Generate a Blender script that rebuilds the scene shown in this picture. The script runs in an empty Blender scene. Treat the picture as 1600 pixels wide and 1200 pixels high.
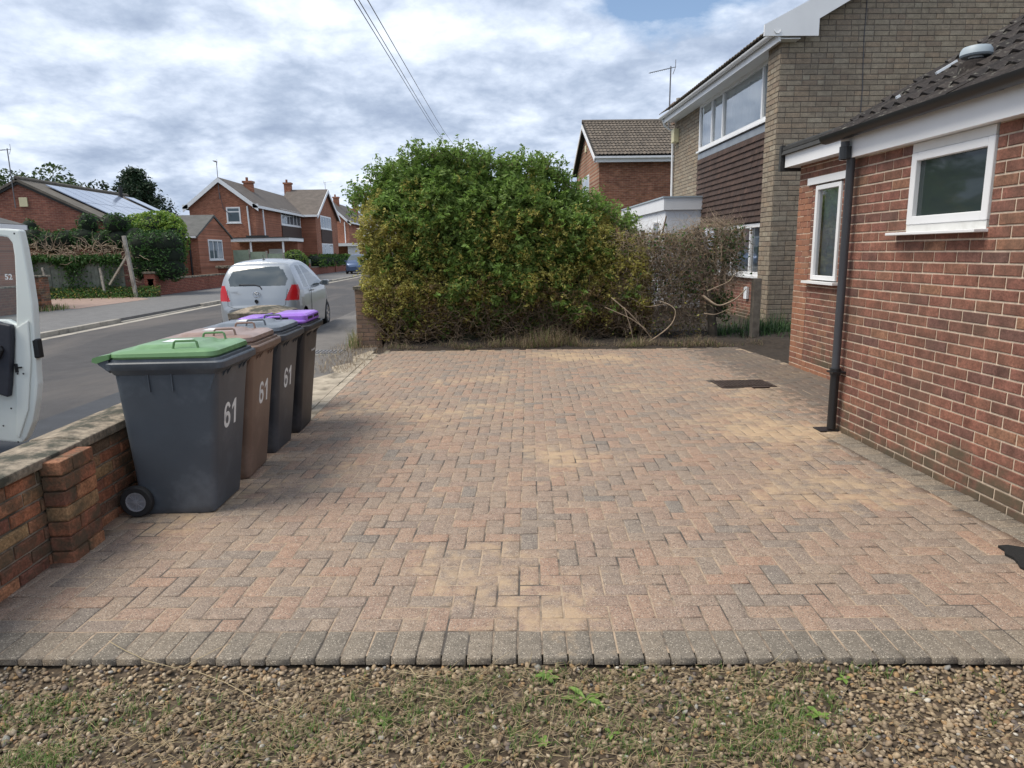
import bpy, bmesh, math, random
import numpy as np
from mathutils import Matrix, Vector, noise
R = math.radians
rng = np.random.default_rng(7)
random.seed(7)
S = bpy.context.scene
COL = S.collection

# ------------------------------------------------------------------ camera
FPX, PIT, ROLL, PSI, CH = 1060., R(11.0), R(1.0), R(2.25), 1.60
Fv = Vector((math.sin(PSI)*math.cos(PIT), math.cos(PSI)*math.cos(PIT), -math.sin(PIT)))
R0 = Vector((math.cos(PSI), -math.sin(PSI), 0)); U0 = R0.cross(Fv)
Rt = math.cos(ROLL)*R0 - math.sin(ROLL)*U0; Up = math.cos(ROLL)*U0 + math.sin(ROLL)*R0
cd = bpy.data.cameras.new('camera'); cam = bpy.data.objects.new('camera', cd); COL.objects.link(cam)
M = Matrix((Rt, Up, -Fv)).transposed().to_4x4(); M.translation = (0, 0, CH); cam.matrix_world = M
cd.sensor_width = 36; cd.lens = FPX/1600*36; cd.clip_start = .05; cd.clip_end = 3000
S.camera = cam
S.view_settings.view_transform = 'Standard'; S.view_settings.look = 'None'
S.view_settings.exposure = 0.72; S.view_settings.gamma = 1

# ------------------------------------------------------------------ world: broken cloud over blue sky
SUN_EL, SUN_AZ = R(58), R(-100)          # azimuth from +Y clockwise
W = bpy.data.worlds.new('World'); S.world = W; W.use_nodes = True
nt = W.node_tree; nt.nodes.clear(); N = nt.nodes.new; L = nt.links.new
out = N('ShaderNodeOutputWorld'); bg = N('ShaderNodeBackground')
sky = N('ShaderNodeTexSky'); sky.sky_type = 'NISHITA'; sky.sun_disc = False
sky.sun_elevation = SUN_EL; sky.sun_rotation = SUN_AZ
tc = N('ShaderNodeTexCoord'); sp = N('ShaderNodeSeparateXYZ'); L(tc.outputs['Generated'], sp.inputs[0])
def mth(op, a, b=None, c=None, tree=None, clamp=False):
    t = tree or nt
    n = t.nodes.new('ShaderNodeMath'); n.operation = op; n.use_clamp = clamp
    for i, v in enumerate((a, b, c)):
        if v is None: continue
        if isinstance(v, (int, float)): n.inputs[i].default_value = v
        else: t.links.new(v, n.inputs[i])
    return n.outputs[0]
zz = mth('ADD', mth('MAXIMUM', sp.outputs[2], 0), .30)
cx = N('ShaderNodeCombineXYZ'); L(mth('DIVIDE', sp.outputs[0], zz), cx.inputs[0]); L(mth('DIVIDE', sp.outputs[1], zz), cx.inputs[1])
def wnoise(scale, det, off, rough=.55, dist=0.):
    mp = N('ShaderNodeMapping'); L(cx.outputs[0], mp.inputs[0]); mp.inputs['Location'].default_value = off
    n = N('ShaderNodeTexNoise'); n.inputs['Scale'].default_value = scale; n.inputs['Detail'].default_value = det
    n.inputs['Roughness'].default_value = rough; n.inputs['Distortion'].default_value = dist; L(mp.outputs[0], n.inputs[0]); return n.outputs[0]
def ramp(src, stops, tree=None, interp='LINEAR'):
    t = tree or nt
    r = t.nodes.new('ShaderNodeValToRGB'); e = r.color_ramp.elements; r.color_ramp.interpolation = interp
    while len(e) < len(stops): e.new(.5)
    for i, (p, c) in enumerate(stops):
        e[i].position = p; e[i].color = (c[0], c[1], c[2], 1)
    t.links.new(src, r.inputs[0]); return r.outputs[0]
def fbm(off):
    a = wnoise(2.5, 10, off, .58, .12); b = wnoise(.8, 3, (off[0]*.42+7.3, off[1]*.42+2.2, 0), .5)
    return mth('ADD', mth('MULTIPLY', a, .66), mth('MULTIPLY', b, .34))
d0 = fbm((3.1, 1.7, 0)); d1 = fbm((3.1+.02, 1.7+.10, 0))
relief = mth('SUBTRACT', d1, d0)
bil = mth('ABSOLUTE', mth('SUBTRACT', wnoise(5.2, 7, (4.4, 8.1, 0), .55, .1), .5))
bil2 = mth('ABSOLUTE', mth('SUBTRACT', wnoise(12, 6, (2.4, 3.1, 0), .55, .1), .5))
val = mth('ADD', mth('ADD', mth('MULTIPLY', relief, 1.6), mth('MULTIPLY', d0, 1.15)), mth('ADD', mth('MULTIPLY', bil, -.42), mth('MULTIPLY', bil2, -.22)))
CLOUD = ramp(val, [(.34, (.68, .72, .77)), (.42, (.57, .625, .71)), (.49, (.47, .53, .63)), (.55, (.39, .45, .555)), (.62, (.31, .37, .475)), (.72, (.24, .295, .40))])
gp_ = N('ShaderNodeVectorMath'); gp_.operation = 'DISTANCE'; L(cx.outputs[0], gp_.inputs[0]); gp_.inputs[1].default_value = (.40, 1.50, 0)
gapn = mth('ADD', mth('MULTIPLY', gp_.outputs['Value'], 1.5), mth('MULTIPLY', wnoise(3.0, 7, (11.4, 6.1, 0), .6, .2), 1.1))
cov = ramp(gapn, [(.66, (0, 0, 0)), (.84, (1, 1, 1))])
skc = N('ShaderNodeVectorMath'); skc.operation = 'SCALE'; L(sky.outputs[0], skc.inputs[0]); skc.inputs['Scale'].default_value = .10
mx = N('ShaderNodeMix'); mx.data_type = 'RGBA'; L(cov, mx.inputs[0]); L(skc.outputs[0], mx.inputs[6]); L(CLOUD, mx.inputs[7])
L(mx.outputs[2], bg.inputs[0]); bg.inputs[1].default_value = 1.0; L(bg.outputs[0], out.inputs[0])
# ------------------------------------------------------------------ sun
sl = bpy.data.lights.new('sun', 'SUN'); sl.energy = 2.4; sl.angle = R(34); sl.color = (1, .92, .80)
so = bpy.data.objects.new('sun', sl); COL.objects.link(so)
sd = Vector((math.sin(SUN_AZ)*math.cos(SUN_EL), math.cos(SUN_AZ)*math.cos(SUN_EL), math.sin(SUN_EL)))
so.rotation_euler = sd.to_track_quat('Z', 'Y').to_euler()

# ------------------------------------------------------------------ materials
MATS = {}
def newmat(name):
    m = bpy.data.materials.new(name); m.use_nodes = True; t = m.node_tree; t.nodes.clear()
    o = t.nodes.new('ShaderNodeOutputMaterial'); b = t.nodes.new('ShaderNodeBsdfPrincipled'); t.links.new(b.outputs[0], o.inputs[0])
    MATS[name] = m; return m, t, b
def objco(t): return t.nodes.new('ShaderNodeTexCoord').outputs['Object']
def noi(t, co, sc, det=4, rough=.55, stretch=None, dist=0):
    if stretch:
        mp = t.nodes.new('ShaderNodeMapping'); mp.inputs['Scale'].default_value = stretch; t.links.new(co, mp.inputs[0]); co = mp.outputs[0]
    n = t.nodes.new('ShaderNodeTexNoise'); n.inputs['Scale'].default_value = sc; n.inputs['Detail'].default_value = det
    n.inputs['Roughness'].default_value = rough; n.inputs['Distortion'].default_value = dist; t.links.new(co, n.inputs[0]); return n.outputs[0]
def mixc(t, f, a, b, mode='MIX'):
    n = t.nodes.new('ShaderNodeMix'); n.data_type = 'RGBA'; n.blend_type = mode
    for i, v in ((0, f), (6, a), (7, b)):
        if isinstance(v, (int, float)): n.inputs[i].default_value = v
        elif isinstance(v, tuple): n.inputs[i].default_value = (*v[:3], 1)
        else: t.links.new(v, n.inputs[i])
    return n.outputs[2]
def bump(t, b, h, dist=.01, st=.5):
    n = t.nodes.new('ShaderNodeBump'); n.inputs['Distance'].default_value = dist; n.inputs['Strength'].default_value = st
    t.links.new(h, n.inputs['Height']); t.links.new(n.outputs[0], b.inputs['Normal'])
def island(t): return t.nodes.new('ShaderNodeNewGeometry').outputs['Random Per Island']
def plain(name, col, rough=.5, var=.15, sc=3., metal=0, bmp=0, bsc=60, spec=.5, dirt=None, dsc=1.2, dlo=.5, dhi=.7):
    m, t, b = newmat(name); co = objco(t)
    lo = tuple(c*(1-var) for c in col); hi = tuple(min(1, c*(1+var)) for c in col)
    c = ramp(noi(t, co, sc, 6), [(.3, lo), (.7, hi)], t)
    if dirt: c = mixc(t, ramp(noi(t, co, dsc, 8, .65), [(dlo, (0, 0, 0)), (dhi, (1, 1, 1))], t), c, dirt)
    t.links.new(c, b.inputs['Base Color']); b.inputs['Roughness'].default_value = rough; b.inputs['Metallic'].default_value = metal
    b.inputs['Specular IOR Level'].default_value = spec
    if bmp: bump(t, b, noi(t, co, bsc, 4), bmp, .6)
    return m
def perisland(name, stops, rough=.85, grain=120, gam=.25, bmp=.002, dirt=None, dsc=.8, dlo=.5, dhi=.7, speck=None, spec=.3, within=0):
    m, t, b = newmat(name); co = objco(t)
    c = ramp(island(t), stops, t, 'LINEAR')
    g = noi(t, co, grain, 3, .7)
    c = mixc(t, 1.0, c, ramp(g, [(.3, (1-gam,)*3), (.7, (1+gam,)*3)], t), 'MULTIPLY')
    if within: c = mixc(t, 1.0, c, ramp(noi(t, co, 9, 5, .6), [(.3, (1-within,)*3), (.7, (1+within,)*3)], t), 'MULTIPLY')
    if dirt: c = mixc(t, ramp(noi(t, co, dsc, 9, .68), [(dlo, (0, 0, 0)), (dhi, (.8, .8, .8))], t), c, dirt)
    if speck:
        v = t.nodes.new('ShaderNodeTexVoronoi'); v.inputs['Scale'].default_value = speck[0]; t.links.new(co, v.inputs[0])
        h = t.nodes.new('ShaderNodeSeparateColor'); t.links.new(v.outputs['Color'], h.inputs[0])
        c = mixc(t, ramp(h.outputs[0], [(speck[2], (0, 0, 0)), (speck[2]+.02, (1, 1, 1))], t), c, speck[1])
        c = mixc(t, ramp(h.outputs[1], [(.86, (0, 0, 0)), (.9, (.6, .6, .6))], t), c, tuple(x*.35 for x in speck[1]))
    t.links.new(c, b.inputs['Base Color']); b.inputs['Roughness'].default_value = rough; b.inputs['Specular IOR Level'].default_value = spec
    if bmp: bump(t, b, g, bmp, .7)
    return m
def damp(name):
    """algae and splash dirt in an uneven band above the ground"""
    m = MATS[name]; t = m.node_tree; b = t.nodes['Principled BSDF']; co = objco(t); s_ = t.nodes.new('ShaderNodeSeparateXYZ'); t.links.new(co, s_.inputs[0])
    src = b.inputs['Base Color'].links[0].from_socket
    d = mth('SUBTRACT', noi(t, co, 3.2, 7, .65), mth('MULTIPLY', s_.outputs[2], .75, tree=t), tree=t)
    c = mixc(t, ramp(d, [(.30, (0, 0, 0)), (.48, (.75, .75, .75))], t), src, (.085, .080, .052)); t.links.new(c, b.inputs['Base Color'])
def bricktex(name, c1, c2, mortar, uaxis, var=.2, scale=1.):
    """far brickwork: uaxis 'x' or 'y' is the horizontal run"""
    m, t, b = newmat(name); co = objco(t); s = t.nodes.new('ShaderNodeSeparateXYZ'); t.links.new(co, s.inputs[0])
    cb = t.nodes.new('ShaderNodeCombineXYZ'); t.links.new(s.outputs[0 if uaxis == 'x' else 1], cb.inputs[0]); t.links.new(s.outputs[2], cb.inputs[1])
    k = t.nodes.new('ShaderNodeTexBrick'); t.links.new(cb.outputs[0], k.inputs[0])
    k.inputs['Scale'].default_value = 1; k.inputs['Brick Width'].default_value = .225*scale; k.inputs['Row Height'].default_value = .075*scale
    k.inputs['Mortar Size'].default_value = .007; k.inputs['Color1'].default_value = (*c1, 1); k.inputs['Color2'].default_value = (*c2, 1); k.inputs['Mortar'].default_value = (*mortar, 1)
    c = mixc(t, 1., k.outputs[0], ramp(noi(t, co, .9, 8, .7), [(.3, (1-var,)*3), (.7, (1+var,)*3)], t), 'MULTIPLY')
    c = mixc(t, 1., c, ramp(noi(t, cb.outputs[0], 6, 2, .5, (.7, 2, 1)), [(.35, (1-var,)*3), (.65, (1+var,)*3)], t), 'MULTIPLY')
    t.links.new(c, b.inputs['Base Color']); b.inputs['Roughness'].default_value = .9; b.inputs['Specular IOR Level'].default_value = .2
    return m
def roofmat(name, col, axis, lo=.7, hi=1.35, row=.52, roll=.30, acrossz=True):
    """far roof: courses by height, rolls along axis"""
    m, t, b = newmat(name); co = objco(t); s = t.nodes.new('ShaderNodeSeparateXYZ'); t.links.new(co, s.inputs[0])
    a = mth('FRACT', mth('MULTIPLY', s.outputs[2], 1/(row*.5)), tree=t)
    w = mth('SINE', mth('MULTIPLY', s.outputs[0 if axis == 'x' else 1], 6.283/roll), tree=t)
    h = mth('ADD', mth('MULTIPLY', a, 1., tree=t), mth('MULTIPLY', w, .45, tree=t), tree=t)
    c = ramp(noi(t, co, 2.3, 8, .7), [(.3, tuple(x*lo for x in col)), (.7, tuple(x*hi for x in col))], t)
    c = mixc(t, ramp(a, [(.0, (.75,)*3), (.12, (0, 0, 0))], t), c, tuple(x*.3 for x in col))
    t.links.new(c, b.inputs['Base Color']); b.inputs['Roughness'].default_value = .85; bump(t, b, h, .03, .8)
    return m
def leafmat(name, cols, trans=.35, rough=.55):
    m, t, b = newmat(name)
    st = [(i/(max(1, len(cols)-1)), c) for i, c in enumerate(cols)]
    c = ramp(island(t), st, t)
    t.links.new(c, b.inputs['Base Color']); b.inputs['Roughness'].default_value = rough; b.inputs['Specular IOR Level'].default_value = .35
    tr = t.nodes.new('ShaderNodeBsdfTranslucent'); t.links.new(c, tr.inputs[0]); ms = t.nodes.new('ShaderNodeMixShader'); ms.inputs[0].default_value = trans
    t.links.new(b.outputs[0], ms.inputs[1]); t.links.new(tr.outputs[0], ms.inputs[2])
    o = [n for n in t.nodes if n.type == 'OUTPUT_MATERIAL'][0]; t.links.new(ms.outputs[0], o.inputs[0])
    return m
def glassmat(name, dark=None, refl=.16):
    m, t, b = newmat(name)
    if dark is not None:
        b.inputs['Base Color'].default_value = (*dark, 1); b.inputs['Roughness'].default_value = .04; b.inputs['IOR'].default_value = 1.5; return m
    tr = t.nodes.new('ShaderNodeBsdfTransparent'); tr.inputs[0].default_value = (.85, .9, .9, 1)
    gl = t.nodes.new('ShaderNodeBsdfGlossy'); gl.inputs['Roughness'].default_value = .02
    fr = t.nodes.new('ShaderNodeFresnel'); fr.inputs[0].default_value = 1.5
    f = mth('ADD', fr.outputs[0], refl, tree=t, clamp=True)
    ms = t.nodes.new('ShaderNodeMixShader'); t.links.new(f, ms.inputs[0]); t.links.new(tr.outputs[0], ms.inputs[1]); t.links.new(gl.outputs[0], ms.inputs[2])
    o = [n for n in t.nodes if n.type == 'OUTPUT_MATERIAL'][0]; t.links.new(ms.outputs[0], o.inputs[0]); return m

plain('upvc', (.74, .75, .76), .35, .04, 2)
plain('upvc_dirty', (.66, .66, .64), .45, .06, 4, dirt=(.42, .42, .39), dsc=3, dlo=.55, dhi=.8)
plain('white_render', (.72, .74, .77), .8, .05, 2, bmp=.003, bsc=90)
plain('black_plastic', (.012, .012, .014), .45, .2)
plain('dark_pipe', (.055, .06, .07), .4, .1)
plain('gutter_mat', (.014, .015, .017), .38, .15)
plain('felt', (.035, .036, .036), .9, .2, 12, bmp=.003)
plain('concrete', (.33, .31, .27), .9, .25, 9, bmp=.004, bsc=80, dirt=(.13, .125, .10), dsc=4, dlo=.48, dhi=.68)
plain('coping_mat', (.27, .225, .17), .95, .4, 22, bmp=.012, bsc=55, dirt=(.06, .06, .045), dsc=7, dlo=.44, dhi=.60)
plain('kerb_mat', (.36, .33, .28), .9, .2, 5, bmp=.003, bsc=60, dirt=(.15, .14, .12), dsc=2.5)
plain('old_concrete', (.36, .31, .24), .95, .25, 6, bmp=.006, bsc=50, dirt=(.10, .085, .06), dsc=3.2, dlo=.52, dhi=.66)
plain('mortar', (.60, .49, .38), .95, .15, 30, bmp=.003, bsc=150, dirt=(.16, .13, .10), dsc=1.1, dlo=.55, dhi=.75)
plain('mortar_old', (.30, .255, .20), .95, .25, 20, bmp=.006, bsc=110, dirt=(.07, .065, .05), dsc=2.4, dlo=.46, dhi=.66)
plain('mortar_tan', (.15, .13, .11), .95, .15, 20)
plain('wood_post', (.18, .155, .125), .9, .3, 12, bmp=.004)
plain('wood_fence', (.15, .175, .15), .9, .35, 5, bmp=.004)
plain('green_fence_wood', (.26, .32, .24), .9, .15, 5)
plain('soil', (.035, .026, .019), 1, .4, 14, bmp=.02, bsc=30)
plain('curtain', (.76, .80, .84), .9, .03)
plain('room_dark', (.03, .035, .035), 1, .1)
plain('steel', (.35, .35, .36), .35, .1, metal=.9)
plain('aerial_metal', (.16, .16, .17), .5, .1, metal=.5)
plain('chrome', (.6, .6, .62), .15, .05, metal=1)
plain('rubber', (.018, .018, .019), .8, .2, 20, bmp=.002)
plain('wheel_hub', (.26, .26, .28), .5, .1)
plain('label_white', (.72, .74, .74), .55, .05, 30)
plain('white_paint_van', (.76, .80, .76), .3, .03)
plain('trim_dark', (.03, .033, .045), .6, .15, 30, bmp=.001, bsc=200)
plain('cream_box', (.62, .57, .36), .5, .05)
plain('beige_block', (.5, .45, .36), .8, .1)
plain('bark', (.10, .085, .065), .95, .3, 12, bmp=.01, bsc=20)
plain('dead_wood', (.31, .24, .17), .9, .3, 9)
plain('twig_brown', (.17, .125, .085), .9, .35, 8)
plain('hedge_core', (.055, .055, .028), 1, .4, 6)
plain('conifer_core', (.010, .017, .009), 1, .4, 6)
plain('solar_panel', (.25, .30, .40), .12, .05, 2, spec=1.0)
plain('lead', (.22, .25, .29), .6, .15)
plain('cable_black', (.07, .07, .08), .7, .1)
plain('red_lens', (.45, .012, .018), .15, .1)
plain('smoke_lens', (.28, .06, .05), .2, .1)
plain('drain_metal', (.17, .17, .18), .6, .2, 30, metal=.3, bmp=.002)
plain('manhole_iron', (.045, .030, .024), .85, .35, 25, bmp=.004, bsc=120)
plain('mat_fibre', (.012, .012, .012), 1, .3, 60, bmp=.01, bsc=120)
plain('vent_grey', (.34, .40, .44), .5, .08)
plain('sand', (.36, .275, .195), 1, .2, 40, bmp=.002, bsc=200, dirt=(.08, .07, .06), dsc=2.6, dlo=.44, dhi=.58)
plain('bay_drive', (.28, .20, .165), .95, .2, 4)
glassmat('glass'); glassmat('glass_sky', None, .30); glassmat('glass_dark', (.018, .026, .026)); glassmat('glass_car', (.02, .028, .03)); MATS['glass_car'].node_tree.nodes['Principled BSDF'].inputs['Roughness'].default_value = .06; MATS['glass_car'].node_tree.nodes['Principled BSDF'].inputs['Base Color'].default_value = (.05, .065, .07, 1); MATS['glass_car'].node_tree.nodes['Principled BSDF'].inputs['IOR'].default_value = 1.9; glassmat('glass_frost', (.03, .042, .042))
glassmat('glass_far', (.10, .13, .15))
leafmat('leaf_green', [(.085, .15, .028), (.145, .225, .05), (.21, .30, .075), (.11, .18, .04)], .4)
leafmat('leaf_bright', [(.16, .27, .05), (.23, .36, .08), (.18, .30, .06)])
leafmat('leaf_yellow', [(.36, .35, .08), (.52, .45, .12), (.32, .34, .09), (.44, .37, .10)])
leafmat('leaf_brown', [(.16, .105, .05), (.26, .18, .085), (.12, .09, .045)])
leafmat('flower_pale', [(.42, .38, .30), (.55, .50, .42)], .2)
leafmat('conifer', [(.022, .068, .018), (.042, .105, .026), (.070, .150, .036)], .2)
leafmat('conifer_far', [(.016, .036, .018), (.026, .052, .024), (.04, .07, .03)], .15)
leafmat('lime', [(.18, .30, .04), (.28, .40, .07), (.13, .24, .035), (.36, .44, .10)])
leafmat('ivy', [(.03, .085, .022), (.055, .13, .032), (.09, .18, .05)])
leafmat('tree_far', [(.035, .065, .022), (.06, .10, .03), (.09, .13, .045)])
leafmat('hedge_leaf', [(.04, .11, .02), (.07, .16, .03), (.10, .20, .04)])
leafmat('grass', [(.07, .15, .03), (.11, .20, .04), (.16, .24, .06)], .3)
leafmat('straw', [(.34, .26, .14), (.46, .37, .22), (.26, .19, .11)], .15)
leafmat('straw_dark', [(.16, .12, .07), (.26, .20, .12), (.10, .075, .045)], .15)
RED = [(0, (.172, .080, .060)), (.2, (.208, .094, .066)), (.42, (.232, .106, .073)), (.6, (.20, .087, .066)), (.72, (.265, .138, .085)), (.84, (.175, .082, .062)), (.94, (.135, .072, .060)), (1, (.25, .105, .070))]
perisland('brick_red', RED, gam=.35, grain=75, bmp=.004, dirt=(.11, .075, .055), dsc=1.6, dlo=.46, dhi=.75, within=.38)
damp('brick_red')
perisland('brick_orange', [(0, (.26, .12, .075)), (.4, (.31, .15, .09)), (.7, (.22, .10, .07)), (1, (.29, .16, .10))], gam=.2, within=.15)
perisland('brick_garden', [(0, (.21, .085, .05)), (.25, (.32, .13, .07)), (.45, (.16, .07, .05)), (.6, (.31, .20, .10)), (.75, (.37, .16, .085)), (.88, (.12, .085, .055)), (1, (.19, .075, .05))], gam=.45, bmp=.006, grain=70, dirt=(.075, .068, .045), dsc=4.0, dlo=.47, dhi=.60, within=.3)
perisland('brick_tan', [(0, (.225, .185, .140)), (.2, (.255, .212, .160)), (.4, (.285, .240, .178)), (.55, (.240, .195, .145)), (.7, (.285, .222, .158)), (.82, (.225, .175, .132)), (.92, (.31, .27, .205)), (1, (.235, .195, .150))], gam=.25, grain=60, bmp=.003, dirt=(.13, .105, .08), dsc=.6, dlo=.5, dhi=.75, within=.2)
perisland('brick_pier', [(0, (.20, .13, .09)), (.4, (.26, .165, .115)), (.7, (.17, .115, .085)), (1, (.23, .15, .11))], gam=.25, dirt=(.11, .10, .07), dsc=2.4, within=.2)
perisland('hung_tile', [(0, (.058, .039, .033)), (.4, (.080, .052, .042)), (.7, (.066, .046, .040)), (1, (.098, .062, .049))], gam=.25, within=.2)
bricktex('far_brick_x', (.345, .135, .08), (.265, .098, .06), (.33, .22, .16), 'x'); bricktex('far_brick_y', (.335, .13, .075), (.255, .095, .058), (.33, .22, .16), 'y')
bricktex('bung_brick', (.245, .095, .065), (.18, .07, .055), (.24, .16, .12), 'x'); bricktex('wall_brick_y', (.21, .075, .045), (.15, .055, .04), (.20, .14, .10), 'y')
bricktex('redhouse_brick', (.31, .135, .08), (.22, .09, .06), (.30, .21, .15), 'x', .25)
bricktex('low_brick_y', (.24, .07, .045), (.19, .055, .04), (.26, .18, .13), 'y')
roofmat('far_roof_x', (.105, .088, .075), 'x'); roofmat('far_roof_y', (.105, .088, .075), 'y'); roofmat('grey_roof_x', (.085, .085, .08), 'x'); roofmat('bung_roof', (.12, .105, .085), 'y')
perisland('tile_dark', [(0, (.019, .016, .015)), (.5, (.028, .023, .021)), (1, (.040, .033, .029))], gam=.5, grain=40, dirt=(.17, .165, .14), dsc=22, dlo=.58, dhi=.66, bmp=.006)
perisland('tile_brown', [(0, (.10, .085, .070)), (.5, (.125, .105, .085)), (1, (.15, .125, .10))], gam=.4, grain=14, dirt=(.28, .25, .19), dsc=5, dlo=.60, dhi=.70, bmp=.003)
perisland('cream_tile', [(0, (.60, .57, .50)), (1, (.64, .60, .52))], gam=.1)
perisland('pebbles', [(0, (.19, .135, .085)), (.15, (.27, .205, .13)), (.3, (.20, .155, .105)), (.42, (.37, .28, .175)), (.55, (.12, .10, .09)), (.66, (.30, .22, .14)), (.76, (.46, .38, .27)), (.84, (.22, .145, .09)), (.92, (.36, .23, .11)), (.97, (.10, .105, .11)), (1, (.58, .54, .46))], rough=.75, gam=.2, grain=90, bmp=.0006)
for nm, cc in (('bin_grey', (.060, .072, .088)), ('bin_brown', (.165, .108, .080)), ('bin_dark', (.046, .050, .058)), ('bin_black', (.020, .020, .023)), ('lid_green', (.125, .245, .105)), ('lid_brown', (.25, .17, .14)), ('lid_grey', (.12, .14, .165)), ('lid_purple', (.27, .12, .52))):
    plain(nm, cc, .33 if nm[:3] == 'lid' else .48, .10, 4, bmp=.0008, bsc=160, dirt=tuple(min(1, c*1.5+.03) for c in cc), dsc=2.2, dlo=.50, dhi=.72)

# pavers: three-colour blend per block, aggregate specks, patches of kiln-dried sand swept over them
def pavermat(name, stops, sandlo, sandhi):
    m, t, b = newmat(name); co = objco(t)
    c = ramp(island(t), stops, t)
    c = mixc(t, 1., c, ramp(noi(t, co, 18, 5, .7), [(.3, (.80,)*3), (.7, (1.2,)*3)], t), 'MULTIPLY')
    g = noi(t, co, 210, 3, .8)
    c = mixc(t, 1., c, ramp(g, [(.3, (.70,)*3), (.7, (1.32,)*3)], t), 'MULTIPLY')
    v = t.nodes.new('ShaderNodeTexVoronoi'); v.inputs['Scale'].default_value = 260; t.links.new(co, v.inputs[0])
    h = t.nodes.new('ShaderNodeSeparateColor'); t.links.new(v.outputs['Color'], h.inputs[0])
    c = mixc(t, ramp(h.outputs[0], [(.90, (0, 0, 0)), (.93, (.7, .7, .7))], t), c, (.50, .44, .36))
    c = mixc(t, ramp(h.outputs[1], [(.88, (0, 0, 0)), (.92, (.7, .7, .7))], t), c, (.055, .05, .048))
    big = noi(t, co, .55, 3, .5); fine = noi(t, co, 7, 7, .7)
    f = mth('ADD', mth('MULTIPLY', big, .62, tree=t), mth('MULTIPLY', fine, .38, tree=t), tree=t)
    c = mixc(t, ramp(f, [(sandlo, (0, 0, 0)), (sandhi, (.8, .8, .8))], t), c, (.45, .33, .21))
    # dark damp algae toward the house wall and along the drain
    s = t.nodes.new('ShaderNodeSeparateXYZ'); t.links.new(co, s.inputs[0])
    d = mth('ADD', mth('MULTIPLY', s.outputs[0], .42, tree=t), mth('MULTIPLY', fine, 1.1, tree=t), tree=t)
    c = mixc(t, ramp(mth('MULTIPLY', d, .5, tree=t), [(.93, (0, 0, 0)), (1.12, (.7, .7, .7))], t), c, (.085, .076, .068))
    t.links.new(c, b.inputs['Base Color']); b.inputs['Roughness'].default_value = .88; b.inputs['Specular IOR Level'].default_value = .3
    bump(t, b, g, .003, .7); return m
pavermat('paver', [(0, (0.291, 0.208, 0.155)), (.12, (0.225, 0.186, 0.152)), (.22, (0.308, 0.209, 0.152)), (.34, (0.274, 0.212, 0.161)), (.46, (0.320, 0.208, 0.148)), (.58, (0.202, 0.174, 0.148)), (.68, (0.291, 0.212, 0.158)), (.80, (0.250, 0.200, 0.158)), (.90, (0.308, 0.202, 0.146)), (1, (0.231, 0.190, 0.157))], .525, .61)
pavermat('paver_charcoal', [(0, (.165, .145, .118)), (.5, (.195, .168, .134)), (1, (.225, .186, .142))], .58, .68)
def tarmac(name, col, patch, lo=.45, hi=.62, sc=.5):
    m, t, b = newmat(name); co = objco(t)
    c = ramp(noi(t, co, 3, 8, .7), [(.3, tuple(x*.78 for x in col)), (.7, tuple(x*1.22 for x in col))], t)
    g = noi(t, co, 140, 2, .8); c = mixc(t, 1., c, ramp(g, [(.3, (.7,)*3), (.7, (1.35,)*3)], t), 'MULTIPLY')
    c = mixc(t, ramp(noi(t, co, sc, 7, .62, (1, .35, 1), .4), [(lo, (0, 0, 0)), (hi, (.8, .8, .8))], t), c, patch)
    t.links.new(c, b.inputs['Base Color']); b.inputs['Roughness'].default_value = .85; bump(t, b, g, .004, .6); return m
tarmac('road_mat', (.050, .047, .047), (.105, .092, .082), .48, .64)
tarmac('road_new', (.036, .040, .048), (.055, .058, .063), .5, .7)
tarmac('path_mat', (.13, .128, .126), (.15, .145, .14), .5, .7)
tarmac('path_near', (.13, .12, .11), (.07, .066, .062), .5, .62, 1.2)
plain('ground_mat', (.085, .09, .05), 1, .3, .8)
plain('gravel_bed', (.075, .055, .036), 1, .5, 30, bmp=.01, bsc=60)
# car paint
m, t, b = newmat('silver_paint'); b.inputs['Base Color'].default_value = (.33, .355, .38, 1); b.inputs['Metallic'].default_value = .45; b.inputs['Roughness'].default_value = .30; b.inputs['Coat Weight'].default_value = .6
m, t, b = newmat('blue_paint'); b.inputs['Base Color'].default_value = (.07, .11, .20, 1); b.inputs['Metallic'].default_value = .4; b.inputs['Roughness'].default_value = .3

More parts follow.
